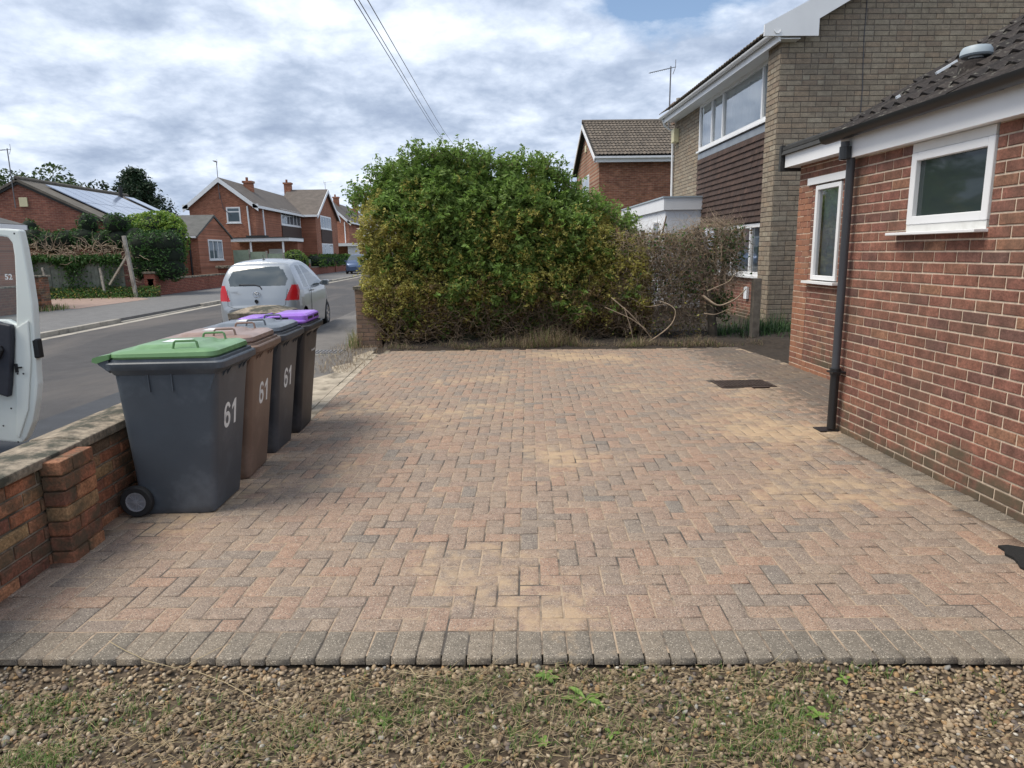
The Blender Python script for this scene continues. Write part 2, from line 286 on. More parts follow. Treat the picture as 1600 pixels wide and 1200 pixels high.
# ------------------------------------------------------------------ mesh helpers
class MB:
    def __init__(s, xf=None): s.v = []; s.f = []; s.m = []; s.cuts = []; s.xf = xf or Matrix()
    def add(s, vs, fs, m=0):
        o = len(s.v); X = s.xf; s.cuts.append((o, len(s.f)))
        s.v += [tuple(X @ Vector(p)) for p in vs]; s.f += [tuple(i+o for i in f) for f in fs]; s.m += [m]*len(fs) if isinstance(m, int) else m
    def box(s, a, b, m=0, ch=0):
        x0, y0, z0 = (min(p, q) for p, q in zip(a, b)); x1, y1, z1 = (max(p, q) for p, q in zip(a, b))
        s.add([(x0, y0, z0), (x1, y0, z0), (x1, y1, z0), (x0, y1, z0), (x0, y0, z1), (x1, y0, z1), (x1, y1, z1), (x0, y1, z1)],
              [(0, 3, 2, 1), (4, 5, 6, 7), (0, 1, 5, 4), (1, 2, 6, 5), (2, 3, 7, 6), (3, 0, 4, 7)], m)
    def bar(s, p, q, w, h=None, m=0):
        p, q = Vector(p), Vector(q); h = h or w; d = (q-p).normalized(); a = Vector((0, 0, 1)) if abs(d.z) < .95 else Vector((0, 1, 0))
        u = d.cross(a).normalized()*w/2; v = u.cross(d).normalized()*h/2
        s.add([p-u-v, p+u-v, p+u+v, p-u+v, q-u-v, q+u-v, q+u+v, q-u+v], [(0, 3, 2, 1), (4, 5, 6, 7), (0, 1, 5, 4), (1, 2, 6, 5), (2, 3, 7, 6), (3, 0, 4, 7)], m)
    def prism(s, poly, axis, a, b, m=0):
        """poly of 2-D points in the two other axes (in xyz order), extruded along axis from a to b"""
        def P(c, t):
            if axis == 'x': return (t, c[0], c[1])
            if axis == 'y': return (c[0], t, c[1])
            return (c[0], c[1], t)
        n = len(poly)
        s.add([P(c, a) for c in poly]+[P(c, b) for c in poly], [tuple(range(n)), tuple(range(2*n-1, n-1, -1))]+[(i, (i+1) % n, n+(i+1) % n, n+i) for i in range(n)], m)
    def tube(s, pts, r, n=6, m=0, cap=True):
        pts = [Vector(p) for p in pts]; k = len(pts); rs = r if isinstance(r, (list, tuple)) else [r]*k; vs = []; fs = []
        pu = None
        for i, p in enumerate(pts):
            d = (pts[min(i+1, k-1)]-pts[max(i-1, 0)]).normalized()
            if pu is None: a = Vector((0, 0, 1)) if abs(d.z) < .9 else Vector((1, 0, 0)); u = d.cross(a).normalized()
            else: u = (pu-d*pu.dot(d)).normalized()
            pu = u; v = d.cross(u)
            vs += [p+(u*math.cos(6.2832*j/n)+v*math.sin(6.2832*j/n))*rs[i] for j in range(n)]
        for i in range(k-1): fs += [(i*n+j, i*n+(j+1) % n, (i+1)*n+(j+1) % n, (i+1)*n+j) for j in range(n)]
        if cap: fs += [tuple(range(n-1, -1, -1)), tuple((k-1)*n+j for j in range(n))]
        s.add(vs, fs, m)
    def lathe(s, prof, c, ax='x', n=28, m=0):
        """prof (radius, along axis)"""
        vs = []; fs = []
        for r, a in prof:
            for j in range(n):
                t = 6.2832*j/n; q = (a, r*math.cos(t), r*math.sin(t)) if ax == 'x' else ((r*math.cos(t), r*math.sin(t), a) if ax == 'z' else (r*math.sin(t), a, r*math.cos(t)))
                vs.append((c[0]+q[0], c[1]+q[1], c[2]+q[2]))
        k = len(prof)
        for i in range(k-1): fs += [(i*n+j, i*n+(j+1) % n, (i+1)*n+(j+1) % n, (i+1)*n+j) for j in range(n)]
        s.add(vs, fs, m)
    def loft(s, rings, m=0, cap=True):
        n = len(rings[0]); vs = [p for r in rings for p in r]; fs = []
        for i in range(len(rings)-1): fs += [(i*n+j, i*n+(j+1) % n, (i+1)*n+(j+1) % n, (i+1)*n+j) for j in range(n)]
        if cap: fs += [tuple(range(n-1, -1, -1)), tuple((len(rings)-1)*n+j for j in range(n))]
        s.add(vs, fs, m)
    def each(s, name, mats, parent=None, **k):
        """every add() becomes an object of its own"""
        ends = s.cuts+[(len(s.v), len(s.f))]; out_ = []
        for (a, fa), (b, fb) in zip(ends[:-1], ends[1:]):
            q = MB(); q.v = s.v[a:b]; q.f = [tuple(i-a for i in f) for f in s.f[fa:fb]]; q.m = s.m[fa:fb]; out_.append(q.build(name, mats, parent, **k))
        return out_
    def build(s, name, mats, parent=None, smooth=False, bevel=0, seg=2):
        me = bpy.data.meshes.new(name); o = bpy.data.objects.new(name, me); COL.objects.link(o)
        base = Vector((0, 0, 0))
        me.from_pydata(s.v, [], s.f)
        if isinstance(mats, str): mats = [mats]
        for k in mats: me.materials.append(MATS[k])
        me.polygons.foreach_set('material_index', s.m)
        bm = bmesh.new(); bm.from_mesh(me); bmesh.ops.recalc_face_normals(bm, faces=bm.faces)
        if bevel: bmesh.ops.bevel(bm, geom=[e for e in bm.edges if len(e.link_faces) == 2 and e.calc_face_angle(0) > .5], offset=bevel, segments=seg, affect='EDGES', profile=.6)
        if smooth:
            for f in bm.faces: f.smooth = True
            for e in bm.edges:
                if len(e.link_faces) == 2 and e.calc_face_angle(0) > R(38): e.smooth = False
        bm.to_mesh(me); bm.free()
        if parent: o.parent = parent
        return o
def npmesh(name, V, Fq, mats, mi=None, parent=None, smooth=False):
    me = bpy.data.meshes.new(name); V = np.asarray(V, np.float32); Fq = np.asarray(Fq, np.int32); k = Fq.shape[1]
    me.vertices.add(len(V)); me.vertices.foreach_set('co', V.ravel()); me.loops.add(Fq.size); me.loops.foreach_set('vertex_index', Fq.ravel())
    me.polygons.add(len(Fq)); me.polygons.foreach_set('loop_start', np.arange(0, Fq.size, k, dtype=np.int32)); me.polygons.foreach_set('loop_total', np.full(len(Fq), k, np.int32))
    for q in ([mats] if isinstance(mats, str) else mats): me.materials.append(MATS[q])
    if mi is not None: me.polygons.foreach_set('material_index', np.asarray(mi, np.int32))
    if smooth: me.polygons.foreach_set('use_smooth', np.ones(len(Fq), bool))
    me.update(calc_edges=True); me.validate()
    o = bpy.data.objects.new(name, me); COL.objects.link(o)
    if parent: o.parent = parent
    return o
def tag(o, label=None, cat=None, group=None, kind=None):
    if label: o['label'] = label
    if cat: o['category'] = cat
    if group: o['group'] = group
    if kind: o['kind'] = kind
    return o
def thing(name, label, cat, group=None, loc=None):
    o = bpy.data.objects.new(name, None); COL.objects.link(o); o.empty_display_size = .2
    if loc: o.location = loc
    return tag(o, label, cat, group)
def XF(o, u, n):
    """local x along u, local y along n (outward), z up"""
    u = Vector(u).normalized(); n = Vector(n).normalized(); w = Vector((0, 0, 1)); m = Matrix((u, n, w)).transposed().to_4x4(); m.translation = o; return m
def cells(L_, H_, ops):
    xs = sorted({0, L_, *[v for o in ops for v in (o[0], o[2]) if 0 < v < L_]}); zs = sorted({0, H_, *[v for o in ops for v in (o[1], o[3]) if 0 < v < H_]})
    for i in range(len(xs)-1):
        for j in range(len(zs)-1):
            cx_, cz = (xs[i]+xs[i+1])/2, (zs[j]+zs[j+1])/2
            if any(o[0] < cx_ < o[2] and o[1] < cz < o[3] for o in ops): continue
            yield xs[i], zs[j], xs[i+1], zs[j+1]
def brickwall(mb, L_, H_, ops=(), bw=.225, bh=.075, mt=.010, dp=.006, m=0, mm=1, jit=.0015, top=None, z0=0, backd=.1, reveal=.09, cham=.0035, flem=False, minb=.04, m2=None):
    """bricks stand at local y in [0,dp], mortar plane at y=0"""
    for (a, c, b_, d) in cells(L_, H_, ops):
        if top is None: mb.add([(a, 0, c), (b_, 0, c), (b_, 0, d), (a, 0, d)], [(0, 1, 2, 3)], mm)
    if top is not None: mb.add([(p[0], 0, p[1]) for p in top], [tuple(range(len(top)))], mm)
    for (a, c, b_, d) in ops:
        if reveal:
            mb.add([(a, 0, c), (a, -reveal, c), (a, -reveal, d), (a, 0, d)], [(0, 1, 2, 3)], mm); mb.add([(b_, 0, c), (b_, -reveal, c), (b_, -reveal, d), (b_, 0, d)], [(0, 1, 2, 3)], mm)
            mb.add([(a, 0, c), (a, -reveal, c), (b_, -reveal, c), (b_, 0, c)], [(0, 1, 2, 3)], mm); mb.add([(a, 0, d), (a, -reveal, d), (b_, -reveal, d), (b_, 0, d)], [(0, 1, 2, 3)], mm)
    def inside(x, z):
        if top is None: return True
        n = len(top); r = False
        for i in range(n):
            (x1, z1), (x2, z2) = top[i], top[(i+1) % n]
            if (z1 > z) != (z2 > z) and x < (x2-x1)*(z-z1)/(z2-z1)+x1: r = not r
        return r
    rows = int(H_/bh+.5)
    for r in range(rows):
        za, zb = r*bh+mt/2, (r+1)*bh-mt/2
        if zb > H_: zb = H_
        x = -(r % 2)*bw/2 + random.uniform(-.006, .006); k = r
        while x < L_:
            w = bw
            if flem and (k % 3 == 0): w = bw/2
            k += 1
            xa, xb = max(x+mt/2, 0), min(x+w-mt/2, L_); x += w
            segs = [(xa, xb)]
            for o in ops:
                if zb > o[1]+.012 and za < o[3]-.012:
                    ns = []
                    for (p, q) in segs:
                        if q <= o[0] or p >= o[2]: ns.append((p, q)); continue
                        if p < o[0]: ns.append((p, o[0]))
                        if q > o[2]: ns.append((o[2], q))
                    segs = ns
            for (p, q) in segs:
                if q-p < minb or not (inside((p+q)/2, (za+zb)/2)): continue
                j = random.uniform(0, jit); c = cham; a1, a2 = p, q; b1, b2 = za+random.uniform(-.001, .001), zb+random.uniform(-.001, .001); d = dp+j
                mb.add([(a1, 0, b1), (a2, 0, b1), (a2, 0, b2), (a1, 0, b2), (a1, d-c, b1), (a2, d-c, b1), (a2, d-c, b2), (a1, d-c, b2), (a1+c, d, b1+c), (a2-c, d, b1+c), (a2-c, d, b2-c), (a1+c, d, b2-c)],
                       [(0, 1, 5, 4), (1, 2, 6, 5), (2, 3, 7, 6), (3, 0, 4, 7), (4, 5, 9, 8), (5, 6, 10, 9), (6, 7, 11, 10), (7, 4, 8, 11), (8, 9, 10, 11)], m2 if (m2 is not None and (p+q)/2 < .45) else m)
def window(parent, O, u, n, w, h, mull=(), trans=(), fw=.06, dp=.06, glass='glass_far', sill=True, frame='upvc', opens=(), curtain=False, name='window'):
    """O = lower left corner seen from outside; frame centred on the plane through O; mull = fractions of width"""
    X = XF(O, u, n); mb = MB(X)
    mb.box((0, -dp, 0), (fw, 0, h)); mb.box((w-fw, -dp, 0), (w, 0, h)); mb.box((fw, -dp, 0), (w-fw, 0, fw)); mb.box((fw, -dp, h-fw), (w-fw, 0, h))
    ms = [fw]+[f*w for f in mull]+[w-fw]
    for f in mull: mb.box((f*w-fw*.4, -dp+.001, fw), (f*w+fw*.4, -.001, h-fw))
    for k, (i, fz) in enumerate(trans):
        a = 0 if i == 0 else mull[i-1]*w+fw*.4; b_ = mull[i]*w-fw*.4 if i < len(mull) else w-fw
        mb.box((max(a, fw), -dp+.002, fz*h-fw*.4), (b_, -.002, fz*h+fw*.4))
    f = mb.build(name, frame, parent, bevel=.004 if fw > .05 and dp > .05 else 0, seg=1)
    if sill:
        ms_ = MB(X); ms_.box((-.06, -dp, -.045), (w+.06, .05, -.002)); ms_.build('sill', frame, f)
    py_ = -.015 if glass == 'glass_far' else -dp*.6
    g = MB(X); g.add([(fw*.7, py_, fw*.7), (w-fw*.7, py_, fw*.7), (w-fw*.7, py_, h-fw*.7), (fw*.7, py_, h-fw*.7)], [(0, 1, 2, 3)]); g.build('pane', glass, f)
    if curtain:
        c = MB(X); nn = int(w/.03); vs = []
        for i in range(nn+1):
            xx = w*i/nn; yy = -.13+.018*math.sin(i*1.3)+.01*math.sin(i*.37)
            vs += [(xx, yy, 0), (xx, yy, h)]
        c.add(vs, [(2*i, 2*i+2, 2*i+3, 2*i+1) for i in range(nn)]); c.build('curtain', 'curtain', f, smooth=True)
    return f
def tiles(mb, O, u, dn, L_, S_, gauge=.33, roll=.165, amp=.026, lift=.022, sub=6, m=0, jit=.003):
    """roof slope from ridge O, along u for L_, down along unit dn for S_; separate strips per tile so each is an island"""
    O, u, dn = Vector(O), Vector(u).normalized(), Vector(dn).normalized(); nrm = u.cross(dn).normalized()
    if nrm.z < 0: nrm = -nrm
    rows = int(round(S_/gauge)); cols = int(round(L_/(roll*2)))
    for r in range(rows):
        for c in range(cols):
            vs = []; fs = []; k = sub*2; lj = random.uniform(-jit, jit)
            for i in range(k+1):
                ph = i/sub; fr = ph % 1; hh = amp*max(0, math.cos((fr-.0)*6.2832))**.8 if True else 0
                a = O+u*(c*roll*2+i*roll*2/k)
                t = a+dn*(r*S_/rows-.04)+nrm*(hh+.0); bq = a+dn*((r+1)*S_/rows+.0)+nrm*(hh+lift+lj)
                vs += [t, bq, bq-nrm*.016]
            for i in range(k): fs += [(3*i, 3*i+3, 3*i+4, 3*i+1), (3*i+1, 3*i+4, 3*i+5, 3*i+2)]
            mb.add(vs, fs, m)
def leaves(name, P, size, mats, mi, parent=None, aspect=.42, droop=.35, up=.5):
    """P (n,3) centres; size (n,); each leaf two triangles folded on its midrib (4 verts)"""
    n = len(P); d = rng.normal(size=(n, 3)); d[:, 2] = d[:, 2]*.6-droop; d /= np.linalg.norm(d, axis=1)[:, None]
    a = rng.normal(size=(n, 3)); a[:, 2] += up; s = np.cross(d, a); s /= np.linalg.norm(s, axis=1)[:, None]+1e-9; nn = np.cross(s, d)
    l = size[:, None]; w = l*aspect*.5
    base = P-d*l*.5; tip = P+d*l*.5-nn*l*.08; l1 = P-d*l*.05+s*w+nn*w*.35; r1 = P-d*l*.05-s*w+nn*w*.35
    V = np.stack([base, l1, tip, r1], 1).reshape(-1, 3); i = np.arange(n)*4
    Fq = np.stack([np.stack([i, i+1, i+2], 1), np.stack([i, i+2, i+3], 1)], 1).reshape(-1, 3)
    return npmesh(name, V, Fq, mats, np.repeat(mi, 2), parent)
def blades(name, P, h, lean, w, mats, mi=None, parent=None):
    n = len(P); th = rng.uniform(0, 6.283, n); dx = np.stack([np.cos(th), np.sin(th), np.zeros(n)], 1); sx = np.stack([-np.sin(th), np.cos(th), np.zeros(n)], 1)
    h_ = h[:, None]; ln = lean[:, None]; z = np.array([0, 0, 1.])
    p0 = P; p1 = P+z*h_*.55+dx*h_*ln*.35; p2 = P+z*h_*np.sqrt(np.maximum(.05, 1-ln**2))+dx*h_*ln
    w_ = w[:, None] if isinstance(w, np.ndarray) else w
    V = np.stack([p0-sx*w_, p0+sx*w_, p1+sx*w_*.7, p1-sx*w_*.7, p2, p2+sx*w_*.1], 1).reshape(-1, 3); i = np.arange(n)*6
    Fq = np.stack([np.stack([i, i+1, i+2, i+3], 1), np.stack([i+3, i+2, i+5, i+4], 1)], 1).reshape(-1, 4)
    return npmesh(name, V, Fq, mats, None if mi is None else np.repeat(mi, 2), parent)
def twigs(name, paths, mat, parent=None, n=3):
    """paths: list of (pts (k,3), r0, r1)"""
    V = []; Fq = []; o = 0
    for pts, r0, r1 in paths:
        pts = np.asarray(pts, float); k = len(pts); d = np.gradient(pts, axis=0); d /= np.linalg.norm(d, axis=1)[:, None]+1e-9
        a = np.array([.3, .2, .93]); u = np.cross(d, a); u /= np.linalg.norm(u, axis=1)[:, None]+1e-9; v = np.cross(d, u); r = np.linspace(r0, r1, k)[:, None]
        ring = [pts+(u*math.cos(6.2832*j/n)+v*math.sin(6.2832*j/n))*r for j in range(n)]
        V.append(np.stack(ring, 1).reshape(-1, 3)); i = np.arange(k-1)[:, None]*n; j = np.arange(n)[None]; j2 = (j+1) % n
        Fq.append((np.stack([i+j, i+j2, i+n+j2, i+n+j], -1)+o).reshape(-1, 4)); o += k*n
    return npmesh(name, np.concatenate(V), np.concatenate(Fq), mat, None, parent, True)
def wander(p, d, length, k=6, jit=.35, grav=0.):
    p = np.array(p, float); d = np.array(d, float); d /= np.linalg.norm(d); pts = [p.copy()]; st = length/(k-1)
    for i in range(k-1):
        d = d+rng.normal(size=3)*jit; d[2] -= grav; d /= np.linalg.norm(d); p = p+d*st; pts.append(p.copy())
    return np.array(pts)
def textmesh(name, s, size, mat, parent, M_, depth=.0015, bold=0):
    c = bpy.data.curves.new(name, 'FONT'); c.body = s; c.size = size; c.extrude = depth; c.offset = bold; c.resolution_u = 3; c.align_x = 'CENTER'
    o = bpy.data.objects.new(name+'_tmp', c); COL.objects.link(o); bpy.context.view_layer.update()
    me = bpy.data.meshes.new_from_object(o.evaluated_get(bpy.context.evaluated_depsgraph_get())); bpy.data.objects.remove(o)
    me.transform(M_); me.materials.clear(); me.materials.append(MATS[mat]); q = bpy.data.objects.new(name, me); COL.objects.link(q); q.parent = parent; return q

# ================================================================== SETTING: ground, road, paths
def sheet(name, poly, z, mat, kind='structure', sub=None):
    mb = MB(); mb.add([(x, y, z) for x, y in poly], [tuple(range(len(poly)))]); o = mb.build(name, mat); tag(o, kind=kind); return o
sheet('ground', [(-900, -60), (900, -60), (900, 1500), (-900, 1500)], -.14, 'ground_mat')
KN = lambda y: -4.20+.031*(y-6.9)*(1 if y < 20 else 0)+(.406 if y >= 20 else 0)      # near kerb line
sheet('road', [(-9.70, -30), (-3.9, -30), (-3.70, 200), (-9.90, 200)], -.085, 'road_mat')
sheet('road_patch', [(-4.85, -5), (-4.1, -5), (-4.05, 11.2), (-4.42, 10.6), (-4.72, 8.9), (-4.85, 5)], -.080, 'road_new')
def kerb(name, xs, ys, w, z, drops=(), m='kerb_mat', flat=None):
    mb = MB(); y = ys[0]
    while y < ys[1]:
        t = (y-ys[0])/(ys[1]-ys[0]); x = xs[0]+(xs[1]-xs[0])*t; zz_ = z+random.uniform(-.003, .003)
        if any(a <= y <= b for a, b in drops): zz_ = z-.085
        mb.box((x-w/2, y+.006, -.2), (x+w/2, y+.909, zz_)); y += .915
    o = mb.build(name, m, bevel=.012, seg=1); tag(o, kind='structure'); return o
kerb('near_kerb', (-4.22, -3.78), (0, 22), .13, -.062); 
mbk = MB(); mbk.box((-3.85, 22, -.2), (-3.72, 150, 0)); tag(mbk.build('near_kerb', 'kerb_mat'), kind='structure')
kerb('far_kerb', (-9.78, -9.86), (4, 60), .14, .03, drops=[(18.5, 23.5), (41, 45)])
mbk = MB(); mbk.box((-9.98, 60, -.2), (-9.82, 190, .03)); tag(mbk.build('far_kerb', 'kerb_mat'), kind='structure')
mbk = MB(); mbk.box((-9.70, -10, -.1), (-9.45, 190, -.079)); tag(mbk.build('gutter_channel', 'kerb_mat'), kind='structure')
sheet('near_path', [(-4.15, -30), (-2.6, -30), (-2.6, 6.95), (-1.9, 7.05), (-1.9, 190), (-3.75, 190), (-3.80, 20)], -.014, 'path_near')
mbk = MB(); mbk.box((-14.3, 5, -.15), (-9.85, 190, .02)); tag(mbk.build('far_path', 'path_mat'), kind='structure')
sheet('opposite_drive', [(-21, 23.0), (-13.3, 22.9), (-13.2, 27.6), (-14.6, 29.2), (-21, 29.3)], .026, 'bay_drive')
# old broken concrete between the paving and the tarmac
mb = MB()
ce = [(-2.62, 7.2), (-2.5, 7.9), (-2.28, 8.5), (-2.34, 8.9), (-2.1, 9.4), (-2.25, 9.9), (-2.02, 10.3), (-2.12, 10.9), (-1.95, 11.5)]
poly = [(-1.862, 6.6), *[(-1.862, 11.45)], *reversed(ce), (-2.7, 6.6)]
mb.prism(poly, 'z', -.1, -.002); tag(mb.build('concrete_margin', 'old_concrete', bevel=.01), kind='structure')
mb = MB()
for i in range(5): mb.box((-1.858+random.uniform(-.01, .01), 6.55+i*.915, -.1), (-1.745, 6.55+i*.915+.905, .002+random.uniform(-.003, .003)))
mb.box((-1.74+.06, 11.13, -.1), (-1.60, 11.5, .002))
tag(mb.build('edging_kerb', 'old_concrete', bevel=.008, seg=1), kind='structure')
sheet('soil_strip', [(-2.0, 11.2), (4.1, 10.9), (4.15, 8.6), (9, 8.6), (9, 13.8), (6.3, 15), (5.5, 24), (-2.0, 24)], -.02, 'soil')
mb = MB()                                                       # lumpy soil mound under the hedge
gx, gy = np.meshgrid(np.linspace(-1.75, 5.9, 110), np.linspace(10.72, 13.6, 44)); 
gz = np.array([[(-.03+.10*min(1, max(0, (y-(11.33-.10*(x+1.6)))*2.2))+.05*noise.noise((x*2.5, y*2.5, 0))*min(1, max(0, (y-(11.33-.10*(x+1.6)))*3))+.02*noise.noise((x*11, y*11, 3))) for x, y in zip(r1, r2)] for r1, r2 in zip(gx, gy)])
V = np.stack([gx.ravel(), gy.ravel(), gz.ravel()], 1); a = (np.arange(43)[:, None]*110+np.arange(109)[None]).ravel(); tag(npmesh('soil_bank', V, np.stack([a, a+1, a+111, a+110], 1), 'soil', smooth=True), kind='structure')

# ---- block paved driveway: every block is a bevelled slab, one mesh
TH = R(-3.8); PO = Vector((.20, 2.452)); PU = Vector((math.cos(TH), math.sin(TH))); PV = Vector((-math.sin(TH), math.cos(TH)))
mod = .1025
class Pav:
    def __init__(s): s.V = []; s.F = []; s.M = []; s.o = 0
    def block(s, u0, v0, u1, v1, m, xlo=-9, xhi=9, z=0., g=.0032, world=False):
        g += random.uniform(-.0004, .0006); c = .0065; tl = (random.uniform(-.007, .007), random.uniform(-.009, .009)); z += random.uniform(-.0022, .0022)
        ro = random.uniform(-.006, .006); cu, cv = (u0+u1)/2, (v0+v1)/2
        rings = []
        for ins, zz_ in ((0, -.03), (0, -c*.8), (c*.45, -c*.22), (c*1.2, 0)):
            for (a, b) in ((u0+g+ins, v0+g+ins), (u1-g-ins, v0+g+ins), (u1-g-ins, v1-g-ins), (u0+g+ins, v1-g-ins)):
                da, db = a-cu, b-cv; a2, b2 = cu+da-db*ro, cv+db+da*ro
                if world: x, y = a2, b2
                else: x = PO.x+PU.x*a2+PV.x*b2; y = PO.y+PU.y*a2+PV.y*b2
                x = min(max(x, xlo), xhi)
                rings.append((x, y, z+zz_+(0 if zz_ < -.02 else da*tl[0]+db*tl[1])))
        s.V += rings; o = s.o
        for k in range(3):
            for j in range(4): s.F.append((o+k*4+j, o+k*4+(j+1) % 4, o+k*4+4+(j+1) % 4, o+k*4+4+j))
        s.F.append((o+12, o+13, o+14, o+15)); s.M += [m]*13; s.o += 16
pv = Pav()
def lims(y):
    lo = -2.36 if y < 6.6 else (-1.742 if y < 11.1 else -1.6); hi = 2.905 if y < 5.62 else 4.30
    return lo, hi
back = lambda x: 11.42-.095*(x+1.7)+.05*math.sin(x*1.7)
for i in range(-34, 48):
    for j in range(-1, 96):
        c = (i-j) % 4
        if c == 0: u0, v0, u1, v1 = i, j, i+2, j+1
        elif c == 3: u0, v0, u1, v1 = i, j, i+1, j+2
        else: continue
        v0 = max(v0, 0)
        if v1 <= 0: continue
        u0, u1 = u0*mod, u1*mod; v0, v1 = .205+v0*mod, .205+v1*mod; cu, cv = (u0+u1)/2, (v0+v1)/2
        x = PO.x+PU.x*cu+PV.x*cv; y = PO.y+PU.y*cu+PV.y*cv; lo, hi = lims(y)
        if x < lo-.05 or x > hi+.05 or y > back(x): continue
        if y > 9.2 and x > 4.2-(y-9.2)*.05: continue
        if 2.73 < x < 3.44 and 7.62 < y < 8.14: continue
        pv.block(u0, v0, u1, v1, 0, lo, hi)
for i in range(-30, 30):
    u0 = i*mod; v0 = 0; x = PO.x+PU.x*(u0+.05)
    if x < -2.9 or x > 3.1: continue
    pv.block(u0, 0, u0+mod, .205, 1, -3.2, 3.1)
y = 2.32
while y < 5.6: pv.block(2.908, y, 3.112, y+mod, 1, world=True); y += mod
dw = npmesh('driveway', pv.V, pv.F, ['paver', 'paver_charcoal'], pv.M); tag(dw, kind='structure')
mb = MB(); mb.add([(-2.4, 2.62, -.0045), (3.10, 2.34, -.0045), (3.10, 5.75, -.0045), (4.3, 5.75, -.0045), (4.25, 9.2, -.0045), (4.15, 10.85, -.0045), (-1.6, 11.4, -.0045), (-1.742, 11.1, -.0045), (-1.742, 6.6, -.0045), (-2.4, 6.6, -.0045)], [tuple(range(10))])
tag(mb.build('joint_sand', 'sand'), kind='structure')
# concrete haunch under the front edge
mb = MB(); a = PO+PU*(-3.3)+PV*.035; b = PO+PU*2.95+PV*.035
mb.add([(a.x, a.y, -.2), (b.x, b.y, -.2), (b.x, b.y, -.016), (a.x, a.y, -.016), (a.x, a.y+.2, -.2), (b.x, b.y+.2, -.2), (b.x, b.y+.2, -.016), (a.x, a.y+.2, -.016)], [(0, 1, 2, 3), (3, 2, 6, 7)])
tag(mb.build('paving_haunch', 'soil'), kind='structure')

# ---- gravel strip with soil, pebbles, straw, grass
def gmask(x, y): return noise.fractal((x*1.1+3, y*2.0, 1), .6, 2.2, 4)
NX, NY = 240, 90
gx, gy = np.meshgrid(np.linspace(-3.0, 3.4, NX), np.linspace(.9, 2.72, NY))
def bedz(x, y):
    soil_amt = min(1, max(0, .55+1.3*gmask(x, y)-.45*abs(x-.0)))
    near = min(1, max(0, (y-(2.34-.0664*(x-.2)))*9)) if y < 3 else 0
    return -.060+.024*soil_amt+.006*noise.noise((x*9, y*9, 2))+.012*near, soil_amt
gz = np.array([[bedz(x, y)[0] for x, y in zip(r1, r2)] for r1, r2 in zip(gx, gy)])
a = (np.arange(NY-1)[:, None]*NX+np.arange(NX-1)[None]).ravel()
tag(npmesh('gravel_bed', np.stack([gx.ravel(), gy.ravel(), gz.ravel()], 1), np.stack([a, a+1, a+NX+1, a+NX], 1), 'gravel_bed', smooth=True), kind='structure')
bm = bmesh.new(); bmesh.ops.create_icosphere(bm, subdivisions=2, radius=1); IV = np.array([v.co[:] for v in bm.verts]); IF = np.array([[v.index for v in f.verts] for f in bm.faces]); bm.free()
bm = bmesh.new(); bmesh.ops.create_icosphere(bm, subdivisions=1, radius=1); JV = np.array([v.co[:] for v in bm.verts]); JF = np.array([[v.index for v in f.verts] for f in bm.faces]); bm.free()
def pebblefield(name, n, xr, yr, smin, smax, lab):
    P = []; 
    while len(P) < n:
        x, y = rng.uniform(*xr), rng.uniform(*yr)
        if y > 2.455-.0664*(x-.2): continue
        z, sa = bedz(x, y)
        if rng.random() < sa*.5: continue
        P.append((x, y, z))
    P = np.array(P); s = smin+(smax-smin)*rng.beta(1.6, 4.5, n); sc = np.stack([s*rng.uniform(.85, 1.35, n), s*rng.uniform(.7, 1.05, n), s*rng.uniform(.45, .8, n)], 1)
    ang = rng.uniform(0, 6.283, n); tl = rng.normal(0, .28, (n, 2)); V = np.repeat(JV[None], n, 0)
    bias = rng.normal(0, .13, (n, 1, 3)); V = V*(1+bias*np.sign(V))+rng.normal(0, .05, V.shape)
    V = V*sc[:, None, :]; V[..., 2] += V[..., 0]*tl[:, 0:1]+V[..., 1]*tl[:, 1:2]
    c, s_ = np.cos(ang)[:, None], np.sin(ang)[:, None]; X = V[..., 0]*c-V[..., 1]*s_; Y = V[..., 0]*s_+V[..., 1]*c
    V = np.stack([X, Y, V[..., 2]], -1)+P[:, None, :]; V[..., 2] += (rng.uniform(.0, 1.0, n)*.011)[:, None]
    F_ = (JF[None]+(np.arange(n)*len(JV))[:, None, None]).reshape(-1, 3)
    return tag(npmesh(name, V.reshape(-1, 3), F_, 'pebbles', smooth=True), lab, kind='stuff')
pebblefield('gravel', 23000, (-2.7, 2.75), (1.35, 2.72), .0055, .019, 'mixed brown and cream pebble gravel in front of the paving')
# straw litter
n = 5600; paths = []
for i in range(n):
    x, y = rng.normal(-.15, .95), rng.uniform(1.5, 2.44-.052*0); 
    if y > 2.44-.0664*(x-.2) or abs(x) > 2.6: continue
    l = rng.uniform(.015, .09) if i > 260 else rng.uniform(.1, .24); a = rng.normal(0, .8); z = bedz(x, y)[0]+rng.uniform(.012, .028)
    paths.append((wander((x, y, z), (math.cos(a), math.sin(a), rng.normal(0, .06)), l, 5, .22), rng.uniform(.0008, .0021), .0006))
h_ = int(len(paths)*.72)
tag(twigs('straw_litter', paths[:h_], 'straw'), 'pale dry stalks scattered over the gravel', kind='stuff'); tag(twigs('dead_stalk_litter', paths[h_:], 'straw_dark'), 'brown dead stalks scattered over the gravel', kind='stuff')
def stalk(lab, pts, r=.0022):
    pts = [(x, y, bedz(x, y)[0]+.03+dz) for x, y, dz in pts]; P = np.array(pts, float)
    t = np.linspace(0, len(P)-1, 16); P2 = np.stack([np.interp(t, np.arange(len(P)), P[:, k]) for k in range(3)], 1); P2 += rng.normal(0, .0008, P2.shape)
    return tag(twigs('dry_stalk', [(P2, r, r*.5)], 'straw'), lab, 'dry stalk')
def G(px, py, z=0.):
    d = Fv+Rt*((px-800)/FPX)-Up*((py-600)/FPX); t = (z-CH)/d.z; return (d.x*t, d.y*t)
def gp(l): return [(*G(px, py, -.03), dz) for px, py, dz in l]
